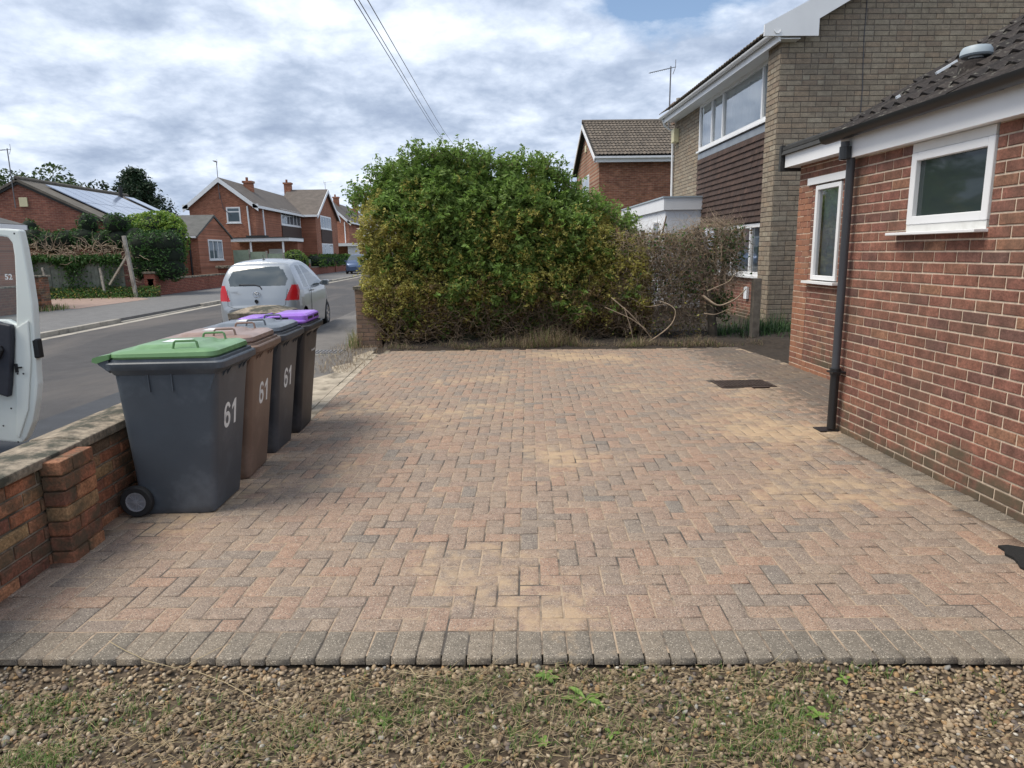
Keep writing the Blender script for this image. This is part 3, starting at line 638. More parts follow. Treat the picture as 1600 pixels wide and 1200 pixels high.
stalk('long pale dry stalk bent in a shallow V below the paving edge at the left', gp([(172, 1018, .02), (225, 1042, .004), (280, 1052, 0), (340, 1030, .01), (362, 1022, .02)]))
stalk('long bent dry stalk lying left of centre on the gravel below the V-shaped one', gp([(295, 1050, 0), (350, 1072, .004), (420, 1105, 0), (450, 1114, 0), (480, 1104, .01)]))
stalk('pale dry stalk arching over the gravel nearest the middle of the paving edge', gp([(620, 1055, 0), (680, 1066, 0), (740, 1055, .01)]), .0018)
stalk('short thick woody stalk lying under the paving edge left of centre', gp([(640, 1048, 0), (654, 1068, 0)]), .004)
stalk('grey woody stalk pointing right in the weeds left of centre', gp([(655, 1090, 0), (700, 1102, 0)]), .003)
stalk('thin straight dry stalk lying across the gravel at the right', gp([(1340, 1080, 0), (1420, 1090, .004), (1500, 1092, 0)]), .0018)
stalk('upright leaning dry stalk near the bottom edge right of centre', gp([(855, 1170, 0), (867, 1120, .02)]), .002)
# grass
def gclump(n, cx_, cy_, sx_, sy_):
    P = np.stack([rng.normal(cx_, sx_, n), rng.normal(cy_, sy_, n)], 1); return P
pts = np.concatenate([gclump(400, *G(860, 1130, -.04), .26, .10), gclump(330, *G(640, 1110, -.04), .18, .09), gclump(330, *G(1200, 1110, -.04), .16, .10), gclump(200, *G(1220, 1150, -.04), .10, .07), gclump(180, *G(60, 1110, -.04), .10, .06), gclump(160, *G(60, 1185, -.04), .07, .04), gclump(150, *G(900, 1060, -.04), .30, .03), gclump(180, *G(460, 1150, -.04), .16, .06), gclump(120, *G(200, 1120, -.04), .2, .10), gclump(200, *G(1080, 1180, -.04), .2, .06), gclump(90, *G(1350, 1050, -.04), .12, .05), np.stack([rng.uniform(-2, 2.2, 170), rng.uniform(1.7, 2.42, 170)], 1)])
pts = np.array([p for p in pts if p[1] < 2.44-.0664*(p[0]-.2)]); z = np.array([bedz(*p)[0] for p in pts])
P = np.column_stack([pts, z]); k = len(P)
P = np.repeat(P[rng.random(k) < .42], 7, 0); k = len(P); P = P+np.column_stack([rng.normal(0, .007, (k, 2)), np.zeros(k)]); k = len(P)
tag(blades('grass', P, rng.uniform(.02, .06, k), rng.uniform(.5, .99, k), rng.uniform(.0007, .0019, k), ['grass', 'straw', 'straw_dark'], rng.choice([0, 0, 0, 0, 0, 1, 2], k)), 'sparse short grass growing through the gravel', kind='stuff')
def weed(px, py, lab, n=7, L_=.06, W_=.45, m='leaf_bright'):
    x, y = G(px, py, -.04); z = bedz(x, y)[0]+.012; mb = MB(); 
    for i in range(n):
        a = 6.283*i/n+random.uniform(-.4, .4); l = .72*L_*random.uniform(.6, 1.2); w = l*W_*.5; d = Vector((math.cos(a), math.sin(a), 0)); s_ = Vector((-d.y, d.x, 0)); e = random.uniform(.1, .6); o = Vector((x, y, z))
        r = [(0, .1, 0), (.3, .8, .35), (.6, 1, .45), (.85, .6, .4), (1, .05, .25)]
        vs = []
        for t, ww, hh in r: c = o+d*l*t+Vector((0, 0, hh*l*e)); vs += [c-s_*w*ww, c+Vector((0, 0, -.06*l)), c+s_*w*ww]
        mb.add(vs, [(3*k_, 3*k_+1, 3*k_+4, 3*k_+3) for k_ in range(4)]+[(3*k_+1, 3*k_+2, 3*k_+5, 3*k_+4) for k_ in range(4)])
    return tag(mb.build('weed', m, smooth=True), lab, 'weed', 'broad leaved weeds in the gravel')
weed(855, 1060, 'upright bright green weed tight against the middle of the paving edge', 9, .06)
weed(915, 1095, 'flat spreading dock weed with long leaves right of the middle', 6, .11, .28)
weed(955, 1150, 'single small bright leaf weed below the spreading dock weed', 3, .05)
weed(850, 1165, 'small bright weed near the bottom edge at the middle', 6, .045)
weed(600, 1125, 'small round-leaved weed in the grass left of centre', 5, .045)
weed(1280, 1115, 'bright weed at the edge of the bare pebbles on the right', 7, .06)
weed(1318, 1063, 'small weed under the paving edge on the right', 4, .05)
weed(740, 1192, 'long-leaved weed lying at the very bottom edge of the picture', 3, .13, .2)
weed(1430, 1080, 'pale little weed among bare pebbles far right', 4, .03)

# ================================================================== FRONT GARDEN WALL (left) and its end pier
t = thing('garden_wall', 'low weathered brick garden wall with stone coping running behind the wheelie bins', 'wall')
mb = MB(XF((-2.36, 1.6, -.02), (0, 1, 0), (1, 0, 0)))
brickwall(mb, 5.3, .55, dp=.010, jit=.005, cham=.007, mt=.013, bh=.078, bw=.235)
mb.box((0, -.012, 0), (5.3, -.215, .55), 1)
mb.xf = XF((-2.575, 6.9, -.02), (0, -1, 0), (-1, 0, 0)); brickwall(mb, 5.3, .55, dp=.008, jit=.004, mt=.012, bh=.078, bw=.235)
mb.build('brickwork', ['brick_garden', 'mortar_old'], t)
mb = MB(); y = 1.6
while y < 6.85:
    l = min(random.choice((.62, .75, .9)), 6.9-y); zt = .60+random.uniform(-.006, .004)
    mb.prism([(-2.625, .531), (-2.325, .531), (-2.32, zt-.012), (-2.47, zt+.006), (-2.63, zt-.012)], 'y', y+.004, y+l-.006); y += l
o = mb.build('coping', 'coping_mat', t, bevel=.010)
mb = MB()                                                       # attached pier, narrower than the wall is high
zz_ = -.02; k = 0
while zz_ < .56:
    j = [random.uniform(-.006, .006) for _ in range(4)]; e = .115
    if k == 7: break
    y0, y1 = 3.50, 3.80
    segs = [(y0, y1)] if k % 2 else [(y0, y0+.105), (y0+.115, y1)]
    if k == 0: segs = [(y0-.005, y0+.14), (y0+.15, y1)]
    for a, b in segs: mb.box((-2.345, a+j[0]*.5, zz_+.006), (-2.345+e+j[1], b+j[2]*.4, zz_+.080+j[3]*.3), 0)
    mb.box((-2.35, y0+.012, zz_-.004), (-2.345+e-.012, y1-.012, zz_+.008), 1)
    zz_ += .084; k += 1
mb.build('pier', ['brick_garden', 'mortar_old'], t, bevel=.006, seg=2)
t = thing('gate_pier', 'square pier with flat stone cap hidden behind the purple-lidded bin', 'pier')
mb = MB()
for u, n, O in (((0, 1, 0), (1, 0, 0), (-2.07, 6.95, -.02)), ((1, 0, 0), (0, -1, 0), (-2.5, 6.95, -.02)), ((0, -1, 0), (-1, 0, 0), (-2.5, 7.38, -.02)), ((-1, 0, 0), (0, 1, 0), (-2.07, 7.38, -.02))):
    mb.xf = XF(O, u, n); brickwall(mb, .43, 1.0, dp=.008, bw=.215, m=0)
mb.build('brickwork', ['brick_garden', 'mortar_old'], t)
mb = MB(); mb.loft([[(-2.285+sx*w, 7.165+sy*w, z) for sx, sy in ((-1, -1), (1, -1), (1, 1), (-1, 1))] for w, z in ((.27, .985), (.275, 1.045), (.12, 1.095), (.03, 1.10))]); mb.build('cap', 'coping_mat', t, bevel=.008)

# ================================================================== WHEELIE BINS
def rrect(x0, x1, y0, y1, z, r, n=5, dz=0):
    pts = []
    for cx_, cy_, a0 in ((x1-r, y1-r, 0), (x0+r, y1-r, 90), (x0+r, y0+r, 180), (x1-r, y0+r, 270)):
        for i in range(n+1):
            a = R(a0+90*i/n); pts.append((cx_+r*math.cos(a), cy_+r*math.sin(a), z+dz*((cx_+r*math.cos(a))-x0)))
    return pts
def number61(par, m_):
    h = .165; six = []; w = .033
    def ell(cx_, cy_, rx, ry, a0, a1, n): return [(cx_+rx*math.cos(R(a0+(a1-a0)*i/n)), cy_+ry*math.sin(R(a0+(a1-a0)*i/n))) for i in range(n+1)]
    mb = MB(m_)
    def band(outer, inner):
        n = len(outer); mb.add([(x, y, 0) for x, y in outer]+[(x, y, 0) for x, y in inner], [(i, i+1, n+i+1, n+i) for i in range(n-1)])
    cx_ = -.062; o = ell(cx_, .052, .052, .054, 0, 360, 28); i_ = ell(cx_, .052, .022, .027, 0, 360, 28); band(o, i_)
    o = [(cx_-.0520, .052), (cx_-.052, .09)]+ell(cx_, .105, .052, .062, 180, 25, 16); i_ = [(cx_-.0225, .052), (cx_-.0225, .09)]+ell(cx_+.002, .108, .024, .034, 180, 20, 16); band(o, i_)
    x0 = .052; mb.add([(x0, 0, 0), (x0+.032, 0, 0), (x0+.032, .167, 0), (x0+.006, .167, 0), (x0-.038, .128, 0), (x0-.038, .098, 0), (x0, .122, 0)], [(0, 1, 2, 3, 6), (3, 4, 5, 6)])
    return mb.build('number', 'label_white', par)
def make_bin(lab, body, lid, loc, rz=0, style='flat', num=True, handle=None, tall=0):
    """local: x forward (front face with the number), y across, origin at floor centre"""
    t = thing('wheelie_bin', lab, 'wheelie bin', 'wheelie bins lined up along the garden wall')
    mb = MB(); H1 = .955+tall
    rings = [rrect(-.235, .20, -.215, .215, .0, .03), rrect(-.25, .215, -.225, .225, .012, .035), rrect(-.255, .222, -.229, .229, .05, .04)]
    for f in (.25, .5, .75): rings.append(rrect(-.255-.04*f, .222+.115*f, -.229-.045*f, .229+.045*f, .05+(H1-.05)*f, .045))
    rings.append(rrect(-.295, .338, -.276, .276, H1, .045)); mb.loft(rings); b = mb.build('body', body, t, smooth=True)
    # rim: thick stepped collar
    mb = MB(); R_ = [rrect(-.298, .342, -.280, .280, H1-.045, .045, dz=-.0), rrect(-.31, .372, -.298, .298, H1-.018, .05), rrect(-.325, .386, -.304, .304, H1-.010, .05), rrect(-.33, .388, -.306, .306, H1+.026, .05), rrect(-.32, .382, -.300, .300, H1+.034, .05), rrect(-.31, .368, -.29, .29, H1+.036, .05), rrect(-.31, .364, -.286, .286, H1+.052, .05)]
    mb.loft(R_); mb.build('rim', body, t, smooth=True)
    mb = MB()                                                    # hinge brackets / handle at the back
    for sy in (-1, 1):
        mb.prism([(-.30, H1-.03), (-.30, H1+.05), (-.36, H1+.075), (-.385, H1+.055), (-.36, H1+.02)], 'y', sy*.20, sy*.285)
    mb.tube([(-.365, -.20, H1+.055), (-.365, .20, H1+.055)], .014, 8)
    mb.build('grab_handle', body, t, bevel=.004)
    mb = MB()                                                    # ribs below the rim, both sides and front webs
    for sy in (-1, 1):
        for xx in (-.08, .06): mb.box((xx-.004, sy*.245, H1-.15), (xx+.004, sy*.281, H1-.03))
        mb.prism([(.28, H1-.15), (.325, H1-.04), (.28, H1-.04)], 'y', sy*.20, sy*.27)
    for yy in (-.17, -.10, .10, .17): mb.prism([(.315, H1-.10), (.362, H1-.03), (.315, H1-.03)], 'y', yy-.004, yy+.004)
    mb.each('rib', body, t)
    # lid
    z0 = H1+.053; mb = MB()
    if style == 'flat':
        rr = [rrect(-.30, .335, -.290, .290, z0, .06), rrect(-.305, .345, -.296, .296, z0+.012, .065), rrect(-.30, .340, -.290, .290, z0+.030, .065, dz=.012), rrect(-.285, .315, -.268, .268, z0+.042, .07, dz=.02),
              rrect(-.22, .20, -.20, .20, z0+.046, .05, dz=.02), rrect(-.19, .17, -.175, .175, z0+.066, .045, dz=.02), rrect(-.17, .15, -.155, .155, z0+.070, .04, dz=.02)]
        mb.loft(rr)
        for sy in (-1, 1): mb.prism([(-.29, z0+.002), (-.29, z0+.030), (-.35, z0+.022), (-.39, z0+.010), (-.395, z0-.012), (-.37, z0-.022)], 'y', sy*.10, sy*.292)
        mb.box((-.38, -.1, z0-.004), (-.28, .1, z0+.018))
    else:
        rr = [rrect(-.30, .345, -.296, .296, z0, .05), rrect(-.31, .352, -.300, .300, z0+.016, .055), rrect(-.30, .345, -.292, .292, z0+.03, .06)]; mb.loft(rr)
        mb.loft([rrect(.02, .36, -.27, .27, z0+.012, .05), rrect(.03, .355, -.265, .265, z0+.065, .045), rrect(.06, .33, -.24, .24, z0+.080, .04)])
        mb.loft([rrect(-.27, -.08, -.22, .22, z0+.02, .04), rrect(-.25, -.10, -.20, .20, z0+.05, .04)])
        for sy in (-1, 1): mb.prism([(-.29, z0), (-.29, z0+.03), (-.36, z0+.02), (-.395, z0-.01), (-.37, z0-.02)], 'y', sy*.10, sy*.292)
    l = mb.build('lid', lid, t, bevel=.003 if style != 'flat' else 0, smooth=True)
    if style == 'flat':
        for sy in (-1, 1):
            m2 = MB(); yy = sy*.215; zb = z0+.034; m2.tube([(.055, yy, zb), (.07, yy, zb+.055), (.08, yy, zb+.062), (.195, yy, zb+.064), (.205, yy, zb+.057), (.215, yy, zb+.004)], .0075, 8); m2.build('lid_handle', lid, l, smooth=True)
        m2 = MB(); m2.box((-.075, -.07, z0+.0735), (.065, .07, z0+.0755)); m2.build('sticker', 'label_white', l)
    else:
        m2 = MB(); m2.tube([(-.06, -.12, z0+.045), (-.05, -.12, z0+.06), (-.05, .12, z0+.06), (-.06, .12, z0+.045)], .010, 8); m2.build('lid_handle', lid, l, smooth=True)
        m2 = MB()
        for a, b in ((-.21, -.02), (.02, .21)): m2.box((.352, a, z0+.026), (.3585, b, z0+.052))
        m2.box((.06, -.2685, z0+.028), (.20, -.264, z0+.054)); m2.each('recess', 'black_plastic', l)
    for sy in (-1, 1):
        w = MB(); w.lathe([(.06, sy*.232), (.092, sy*.234), (.100, sy*.242), (.102, sy*.255), (.100, sy*.272), (.092, sy*.280), (.066, sy*.280), (.062, sy*.276)], (-.25, 0, .102), 'y', 28); o = w.build('wheel', 'rubber', t, smooth=True)
        h = MB(); h.lathe([(.064, sy*.272), (.062, sy*.279), (.054, sy*.277), (.052, sy*.266), (.001, sy*.264)], (-.25, 0, .102), 'y', 24)
        for i in range(8):
            a = 6.2832*i/8; h.bar((-.25+.014*math.cos(a), sy*.272, .102+.014*math.sin(a)), (-.25+.055*math.cos(a), sy*.272, .102+.055*math.sin(a)), .007, .008)
        h.lathe([(.016, sy*.262), (.016, sy*.280), (.001, sy*.281)], (-.25, 0, .102), 'y', 14); h.build('hub', 'wheel_hub', o)
    w = MB(); w.tube([(-.25, -.24, .102), (-.25, .24, .102)], .011, 8); w.build('axle', 'drain_metal', t)
    if num is not None:
        # number lies on the sloping front face
        zc = .60; fx = lambda z: .222+.115*(z-.05)/(H1-.05)
        nrm = Vector((1, 0, -.115/(H1-.05))).normalized(); upv = Vector((.115/(H1-.05), 0, 1)).normalized(); side = Vector((0, 1, 0))
        m_ = Matrix((side, upv, nrm)).transposed().to_4x4(); m_.translation = Vector((fx(zc-.075)+.0014, num, zc-.075))
        number61(b, m_)
    t.location = loc; t.rotation_euler = (0, 0, rz)
    return t
BX = -1.955
make_bin('dark grey wheelie bin with bright green lid and white number 61, nearest the camera', 'bin_grey', 'lid_green', (BX, 4.40, 0), R(-1), num=-.02)
make_bin('brown wheelie bin with brown lid and white number 61 partly hidden', 'bin_brown', 'lid_brown', (BX-.01, 5.045, 0), R(.5), num=.04)
make_bin('dark grey wheelie bin with blue-grey lid and number 61, third in the row', 'bin_dark', 'lid_grey', (BX, 5.70, 0), R(-.5), num=.0)
b4 = make_bin('black wheelie bin with purple lid, farthest in the row', 'bin_black', 'lid_purple', (BX+.02, 6.34, 0), R(1), style='tub', num=None, tall=.005)
m_ = Matrix((Vector((0, 1, 0)), Vector((.14, 0, 1)).normalized(), Vector((1, 0, -.14)).normalized())).transposed().to_4x4(); m_.translation = Vector((.327, .03, .73)); textmesh('lettering', 'Household', .033, 'label_white', [c for c in b4.children if c.name.startswith('body')][0], m_, .0004)

# ================================================================== BUNGALOW EXTENSION (right)
t = thing('brick_bungalow', 'red brick bungalow wing with dark tiled roof and black gutter beside the paving', 'house')
op = [(.85-.005+1.0+2.31-1.0, 1.69, 4.99+.0-1.0+.0, 2.31)]
# local x runs from near (Y=1.0) to the corner (Y=5.78); seen from the drive, outward = -x
def Yl(y): return y-1.0
mb = MB(XF((3.12, 1.0, -.03), (0, 1, 0), (-1, 0, 0)))
brickwall(mb, 4.78, 2.36, [(Yl(4.155), 1.72, Yl(4.985), 2.37)], dp=.006, reveal=.09, bw=.228, bh=.0755, mt=.012)
mb.xf = XF((4.22, 5.78, -.03), (0, 1, 0), (-1, 0, 0))
brickwall(mb, 3.36, 2.80, [(8.02-5.78, 1.20, 8.68-5.78, 2.40)], dp=.006, reveal=.08, bw=.228, bh=.0755, mt=.012)
mb.xf = XF((4.22, 5.78, -.03), (-1, 0, 0), (0, 1, 0)); brickwall(mb, 1.10, 2.36, dp=.006, flem=True)
mb.xf = XF((8.2, 9.14, -.03), (-1, 0, 0), (0, 1, 0)); brickwall(mb, 3.98, 2.8, dp=.006)
mb.xf = XF((3.12, 1.0, -.03), (1, 0, 0), (0, -1, 0)); brickwall(mb, 5.08, 2.36, dp=.006)
mb.build('wall', ['brick_red', 'mortar'], t)
mb = MB(XF((4.2135, 8.76, -.03), (0, 1, 0), (-1, 0, 0))); brickwall(mb, .38, 2.40, dp=.004, bw=.19, jit=.002, flem=False, mm=1); mb.build('quoin', ['brick_orange', 'mortar'], t)
mb = MB(XF((4.2120, 6.5, -.03), (0, 1, 0), (-1, 0, 0))); brickwall(mb, 2.25, .15, dp=.005, jit=.003); mb.build('plinth_course', ['brick_orange', 'mortar'], t)
f = window(t, (3.102, 4.165+.81, 1.745), (0, -1, 0), (-1, 0, 0), .81, .50, fw=.058, dp=.06, glass='glass_frost', sill=False)
mb = MB(); mb.box((3.108, 4.167, 1.69), (3.19, 4.973, 1.7435)); mb.box((3.106, 4.167, 2.2465), (3.19, 4.973, 2.309)); mb.each('frame_packing', 'upvc_dirty', f)
mb = MB(); mb.box((3.02, 4.15, 1.672), (3.12, 5.09, 1.692)); mb.build('sill', 'upvc', f, bevel=.003, seg=1)
f = window(t, (4.2, 8.04+.62, 1.19), (0, -1, 0), (-1, 0, 0), .62, 1.16, fw=.055, dp=.06, glass='glass_sky', sill=False, curtain=True)
mb = MB(); mb.box((4.13, 7.95, 1.145), (4.24, 8.76, 1.175)); mb.build('sill', 'upvc', f)
mb = MB(); mb.box((4.185, 7.9, 2.37), (4.23, 8.86, 2.455)); mb.build('lintel_strip', 'upvc', t)
mb = MB(); mb.box((4.24, 7.9, 1.0), (4.5, 8.8, 2.5)); mb.box((4.5, 7.6, .8), (4.55, 9.0, 2.6)); 
mb = MB(); mb.box((4.50, 7.9, 1.0), (4.54, 8.9, 2.5)); mb.build('room_wall', 'room_dark', t)
# fascia, soffit, gutter
mb = MB(); mb.box((3.03, 1.0, 2.31), (3.055, 5.86, 2.50)); mb.build('fascia', 'upvc', t, bevel=.002, seg=1)
mb = MB(); mb.box((3.055, 1.0, 2.313), (3.135, 5.86, 2.33)); mb.build('soffit', 'upvc', t)
def gutter(par, x, y0, y1, z, r=.056, ax='y', sgn=-1, mat='gutter_mat'):
    mb = MB(); pr = []
    for i in range(9): a = math.pi*i/8; pr.append((r*math.cos(a), -r*math.sin(a)))
    inner = [(c*.9, d*.9) for c, d in reversed(pr)]
    mb.prism([(x+c, z+d) for c, d in pr+inner], ax, y0, y1)
    g = mb.build('gutter', mat, par, smooth=True); return g
g = gutter(t, 2.960, .9, 5.98, 2.518, .062)
mb = MB()
for yy in (5.62, 4.72, 4.02, 3.0):
    pr = []
    for i in range(9): a = math.pi*i/8; pr.append((2.965+.0605*math.cos(a), 2.516-.0605*math.sin(a)))
    pr += [(2.965-.05, 2.520), (2.965+.05, 2.520)]
    mb.prism(pr, 'y', yy-.035, yy+.035)
mb.each('gutter_bracket', 'gutter_mat', g, bevel=.003, seg=1)
d = thing_dp = MB(); dpx, dpy = 3.045, 5.70
d.tube([(2.985, dpy, 2.44), (2.99, dpy, 2.37), (dpx, dpy, 2.30), (dpx, dpy, .52)], .0335, 16); o = d.build('downpipe', 'dark_pipe', t, smooth=True)
d = MB(); d.tube([(dpx, dpy, .55), (dpx, dpy, .02)], .037, 16); d.lathe([(.037, .50), (.045, .50), (.045, .56), (.034, .56)], (dpx, dpy, 0), 'z', 16); d.box((dpx-.05, dpy-.055, .52), (3.12, dpy+.055, .535)); d.build('lower_pipe', 'gutter_mat', o, smooth=True)
d = MB(); d.lathe([(.036, 2.30), (.045, 2.30), (.045, 2.40), (.036, 2.40)], (2.99, dpy, 0), 'z', 14); d.build('pipe_collar', 'gutter_mat', o)
# roof of interlocking tiles
SL = math.atan(.58); dn = Vector((-math.cos(SL), 0, -math.sin(SL))); RX, RZ = 6.15, 2.492+.58*(6.15-2.97); SLEN = (RX-2.965)/math.cos(SL)
mb = MB(); tiles(mb, (RX, .8, RZ), (0, 1, 0), dn, 5.2, SLEN, gauge=.30, roll=.165, amp=.026, lift=.022)
r = mb.build('roof', 'tile_dark', t, smooth=True)
mb = MB(); mb.add([(RX, .8, RZ-.03), (RX, 6.0, RZ-.03), (2.99, 6.0, 2.515), (2.99, .8, 2.515)], [(0, 1, 2, 3)]); mb.add([(RX, .8, RZ-.03), (RX, 6.0, RZ-.03), (9.3, 6.0, 2.51), (9.3, .8, 2.51)], [(0, 1, 2, 3)])
mb.add([(2.99, 5.95, 2.5), (RX, 5.95, RZ-.04), (9.3, 5.95, 2.5)], [(0, 1, 2)]); mb.build('underlay', 'felt', r)
mb = MB(); pnt = [(RX+dn.x*SLEN*q, 5.99, RZ+dn.z*SLEN*q+.0) for q in (0, 1)]; mb.bar(pnt[0], pnt[1], .05, .05); mb.build('verge', 'tile_dark', r)
# loose pale mortar along the verge
mb = MB()
for q, l in ((3.80, .17), (3.90, .05), (3.36, .03)):
    p = Vector((q, 5.62, RZ-.58*(RX-q)+.055)); mb.bar(p, p+Vector((-.86*l, .12*l, -.5*l)), .025, .02)
mb.each('loose_mortar', 'curtain', r)
q = Vector((4.28, 5.98-.0, RZ-.58*(RX-4.28)))
mb = MB(); c = (3.53, 5.02, RZ-.58*(RX-3.53)+.015)
mb.lathe([(.045, -.05), (.048, .09)], c, 'z', 20, 1); mb.lathe([(.046, .07), (.092, .07), (.102, .082), (.099, .112), (.086, .134), (.05, .143), (.001, .145)], c, 'z', 28, 0); mb.lathe([(.11, -.05), (.10, .03), (.05, .06)], c, 'z', 20, 2)
mb.build('roof_vent', ['vent_grey', 'curtain', 'tile_dark'], r, smooth=True)
# flat roof of the set-back part
mb = MB(); mb.box((4.02, 5.98, 2.86), (8.2, 9.30, 2.90)); mb.prism([(4.00, 2.80), (4.06, 2.93), (4.10, 2.93), (4.06, 2.80)], 'y', 5.98, 9.32); mb.prism([(9.28, 2.60), (9.34, 2.60), (9.34, 2.92), (9.28, 2.93)], 'x', 4.0, 8.2) ; mb.build('flat_roof', 'felt', t)
mb = MB(); mb.box((4.05, 5.99, 2.64), (4.075, 9.28, 2.83)); mb.box((4.075, 5.99, 2.645), (4.22, 9.27, 2.66)); mb.box((4.05, 9.255, 2.64), (8.2, 9.28, 2.85)); mb.build('flat_roof_fascia', 'upvc', t)
# manhole cover and small drain at the pipe foot, doormat
t = thing('manhole_cover', 'rusty dark rectangular manhole cover set in the block paving', 'manhole cover')
mb = MB(); mb.prism([(2.755, 7.66), (3.41, 7.66), (3.40, 8.10), (2.765, 8.11)], 'z', -.04, .0045); mb.build('frame', 'manhole_iron', t)
mb = MB(); mb.prism([(2.79, 7.70), (3.37, 7.70), (3.365, 8.06), (2.80, 8.07)], 'z', .0, .012)
for i in range(14):
    for j in range(9): mb.box((2.81+i*.04, 7.715+j*.038, .012), (2.83+i*.04, 7.733+j*.038, .016))
mb.build('lid', 'manhole_iron', t)
mb = MB(); mb.box((3.10, 7.60, .0), (3.30, 7.67, .014)); mb.build('corner_plate', 'manhole_iron', t, bevel=.004)
mb = MB(); mb.box((2.93, 5.66, .001), (3.10, 5.80, .010)); tag(mb.build('drain_cover', 'black_plastic', bevel=.003), 'small black drain cover at the foot of the downpipe', 'drain cover')
mb = MB(XF((2.72, 3.29, 0), (.97, -.24, 0), (.24, .97, 0))); n = 14
V_ = []
for i in range(n+1):
    for j in range(8): V_.append((i*.05+(.012*math.sin(j*2.3) if i in (0, n) else 0), -j*.05+.01*math.sin(i*1.7), .012+.012*abs(noise.noise((i*.4, j*.4, 5)))+.002))
mb.add(V_+[(p[0], p[1], .001) for p in V_], [(i*8+j, i*8+j+1, i*8+8+j+1, i*8+8+j) for i in range(n) for j in range(7)]+[(i*8+7, i*8+15, i*8+15+(n+1)*8, i*8+7+(n+1)*8) for i in range(n)]+[(i*8, i*8+8, i*8+8+(n+1)*8, i*8+(n+1)*8) for i in range(n)]+[(j, j+1, j+1+(n+1)*8, j+(n+1)*8) for j in range(7)])
tag(mb.build('doormat', 'mat_fibre'), 'ragged black doormat at the right edge of the paving', 'doormat')
t = thing('street_drain', 'metal drain grate set in the tarmac beyond the bins', 'drain grate')
mb = MB(); mb.box((-2.98, 11.2, -.05), (-2.40, 11.75, -.004)); mb.build('frame', 'concrete', t)
mb = MB()
for i in range(9): mb.box((-2.95+i*.062, 11.24, -.004), (-2.915+i*.062, 11.70, .008))
mb.build('grate', 'drain_metal', t)

# ================================================================== TAN BRICK HOUSE
t = thing('tan_brick_house', 'two-storey buff brick house with white fascia and brown hung tiles', 'house')
XE = 5.83; Y0, Y1 = 13.8, 22.1; XF_ = 6.10
mb = MB(XF((XE, Y0, -.05), (1, 0, 0), (0, -1, 0))); gab = [(0, 0), (8.9, 0), (8.9, 5.68), (4.45, 8.1), (0, 5.68)]
brickwall(mb, 8.9, 8.1, dp=.008, top=gab, cham=.005, mt=.014, bh=.0985, bw=.30, jit=.004, flem=True)
mb.xf = XF((XE, Y0+.56, -.05), (0, -1, 0), (-1, 0, 0)); brickwall(mb, .56, 5.66, dp=.008, bw=.28, bh=.0985, mt=.014, jit=.004)
mb.build('side_wall', ['brick_tan', 'mortar_tan'], t)
L1 = Y1-Y0-.56; mb = MB(XF((XF_, Y1, -.05), (0, -1, 0), (-1, 0, 0)))
# front: buff brick left pier, opening strips right of it for window, tile hanging, ground window
brickwall(mb, Y1-19.55, 5.62, dp=.008, bh=.0985, bw=.30, mt=.014, jit=.004, flem=True)
mb.xf = XF((XF_, 19.55, -.05), (0, -1, 0), (-1, 0, 0)); mb.add([(0, 0, 2.2), (5.19, 0, 2.2), (5.19, 0, 4.28), (0, 0, 4.28)], [(0, 1, 2, 3)], 1); mb.add([(0, 0, 5.50), (5.19, 0, 5.50), (5.19, 0, 5.6), (0, 0, 5.6)], [(0, 1, 2, 3)], 1)
mb.xf = XF((XE, Y0+.56, -.05), (1, 0, 0), (0, 1, 0)); mb.add([(0, 0, 0), (.3, 0, 0), (.3, 0, 5.6), (0, 0, 5.6)], [(0, 1, 2, 3)], 1)
mb.build('front_wall', ['brick_tan', 'mortar_tan'], t)
mb = MB(XF((XF_, 19.55, -.05), (0, -1, 0), (-1, 0, 0))); brickwall(mb, 5.19, .98, dp=.006); mb.build('lower_wall', ['brick_red', 'mortar'], t)
mb = MB(XF((XF_-.03, 19.5, 2.17), (0, -1, 0), (-1, 0, 0)))
rows = 14; g_ = (4.02-2.17)/rows
for r_ in range(rows):
    x = -(r_ % 2)*.085
    while x < 5.10:
        a, b = max(x, 0), min(x+.165, 5.10); z0_ = r_*g_; j = random.uniform(0, .005)
        if b-a > .02: mb.add([(a, .045+j, z0_), (b-.004, .045+j, z0_), (b-.004, .012, z0_+g_+.02), (a, .012, z0_+g_+.02), (a, .028+j, z0_-.001), (b-.004, .028+j, z0_-.001)], [(0, 1, 2, 3), (0, 1, 5, 4)])
        x += .168
mb.build('hung_tiles', 'hung_tile', t)
mb = MB(); mb.box((XF_-.05, 14.4, 4.02), (XF_, 19.5, 4.17)); mb.build('lead_flashing', 'lead', t)
w = window(t, (XF_-.04, 19.50, 4.25), (0, -1, 0), (-1, 0, 0), 5.12, 1.22, mull=(.20, .36, .84), fw=.085, dp=.08, glass='glass_sky', sill=True, curtain=True)
w = window(t, (XF_-.04, 17.6, .98), (0, -1, 0), (-1, 0, 0), 3.2, 1.15, mull=(.3, .66), fw=.085, dp=.08, glass='glass_sky', sill=True, curtain=False)
mb = MB(); mb.box((XF_+.18, 15.5, .98), (XF_+.2, 17.6, 2.15)); mb.build('blind', 'curtain', t)
mb = MB(); mb.box((XF_+.5, 14.4, .5), (XF_+.55, 19.5, 2.2)); mb.box((XF_+.6, 14.4, 4), (XF_+.65, 19.5, 5.6)); mb.build('room_wall', 'room_dark', t)
mb = MB(); mb.box((5.69, 13.57, 5.42), (5.72, 22.0, 5.60)); mb.box((5.72, 13.57, 5.46), (6.1, 22.0, 5.48)); mb.build('eaves_fascia', 'upvc', t)
gutter(t, 5.625, 13.5, 22.05, 5.60, .062, mat='upvc')
mb = MB(); rs = (8.1-5.62)/4.45
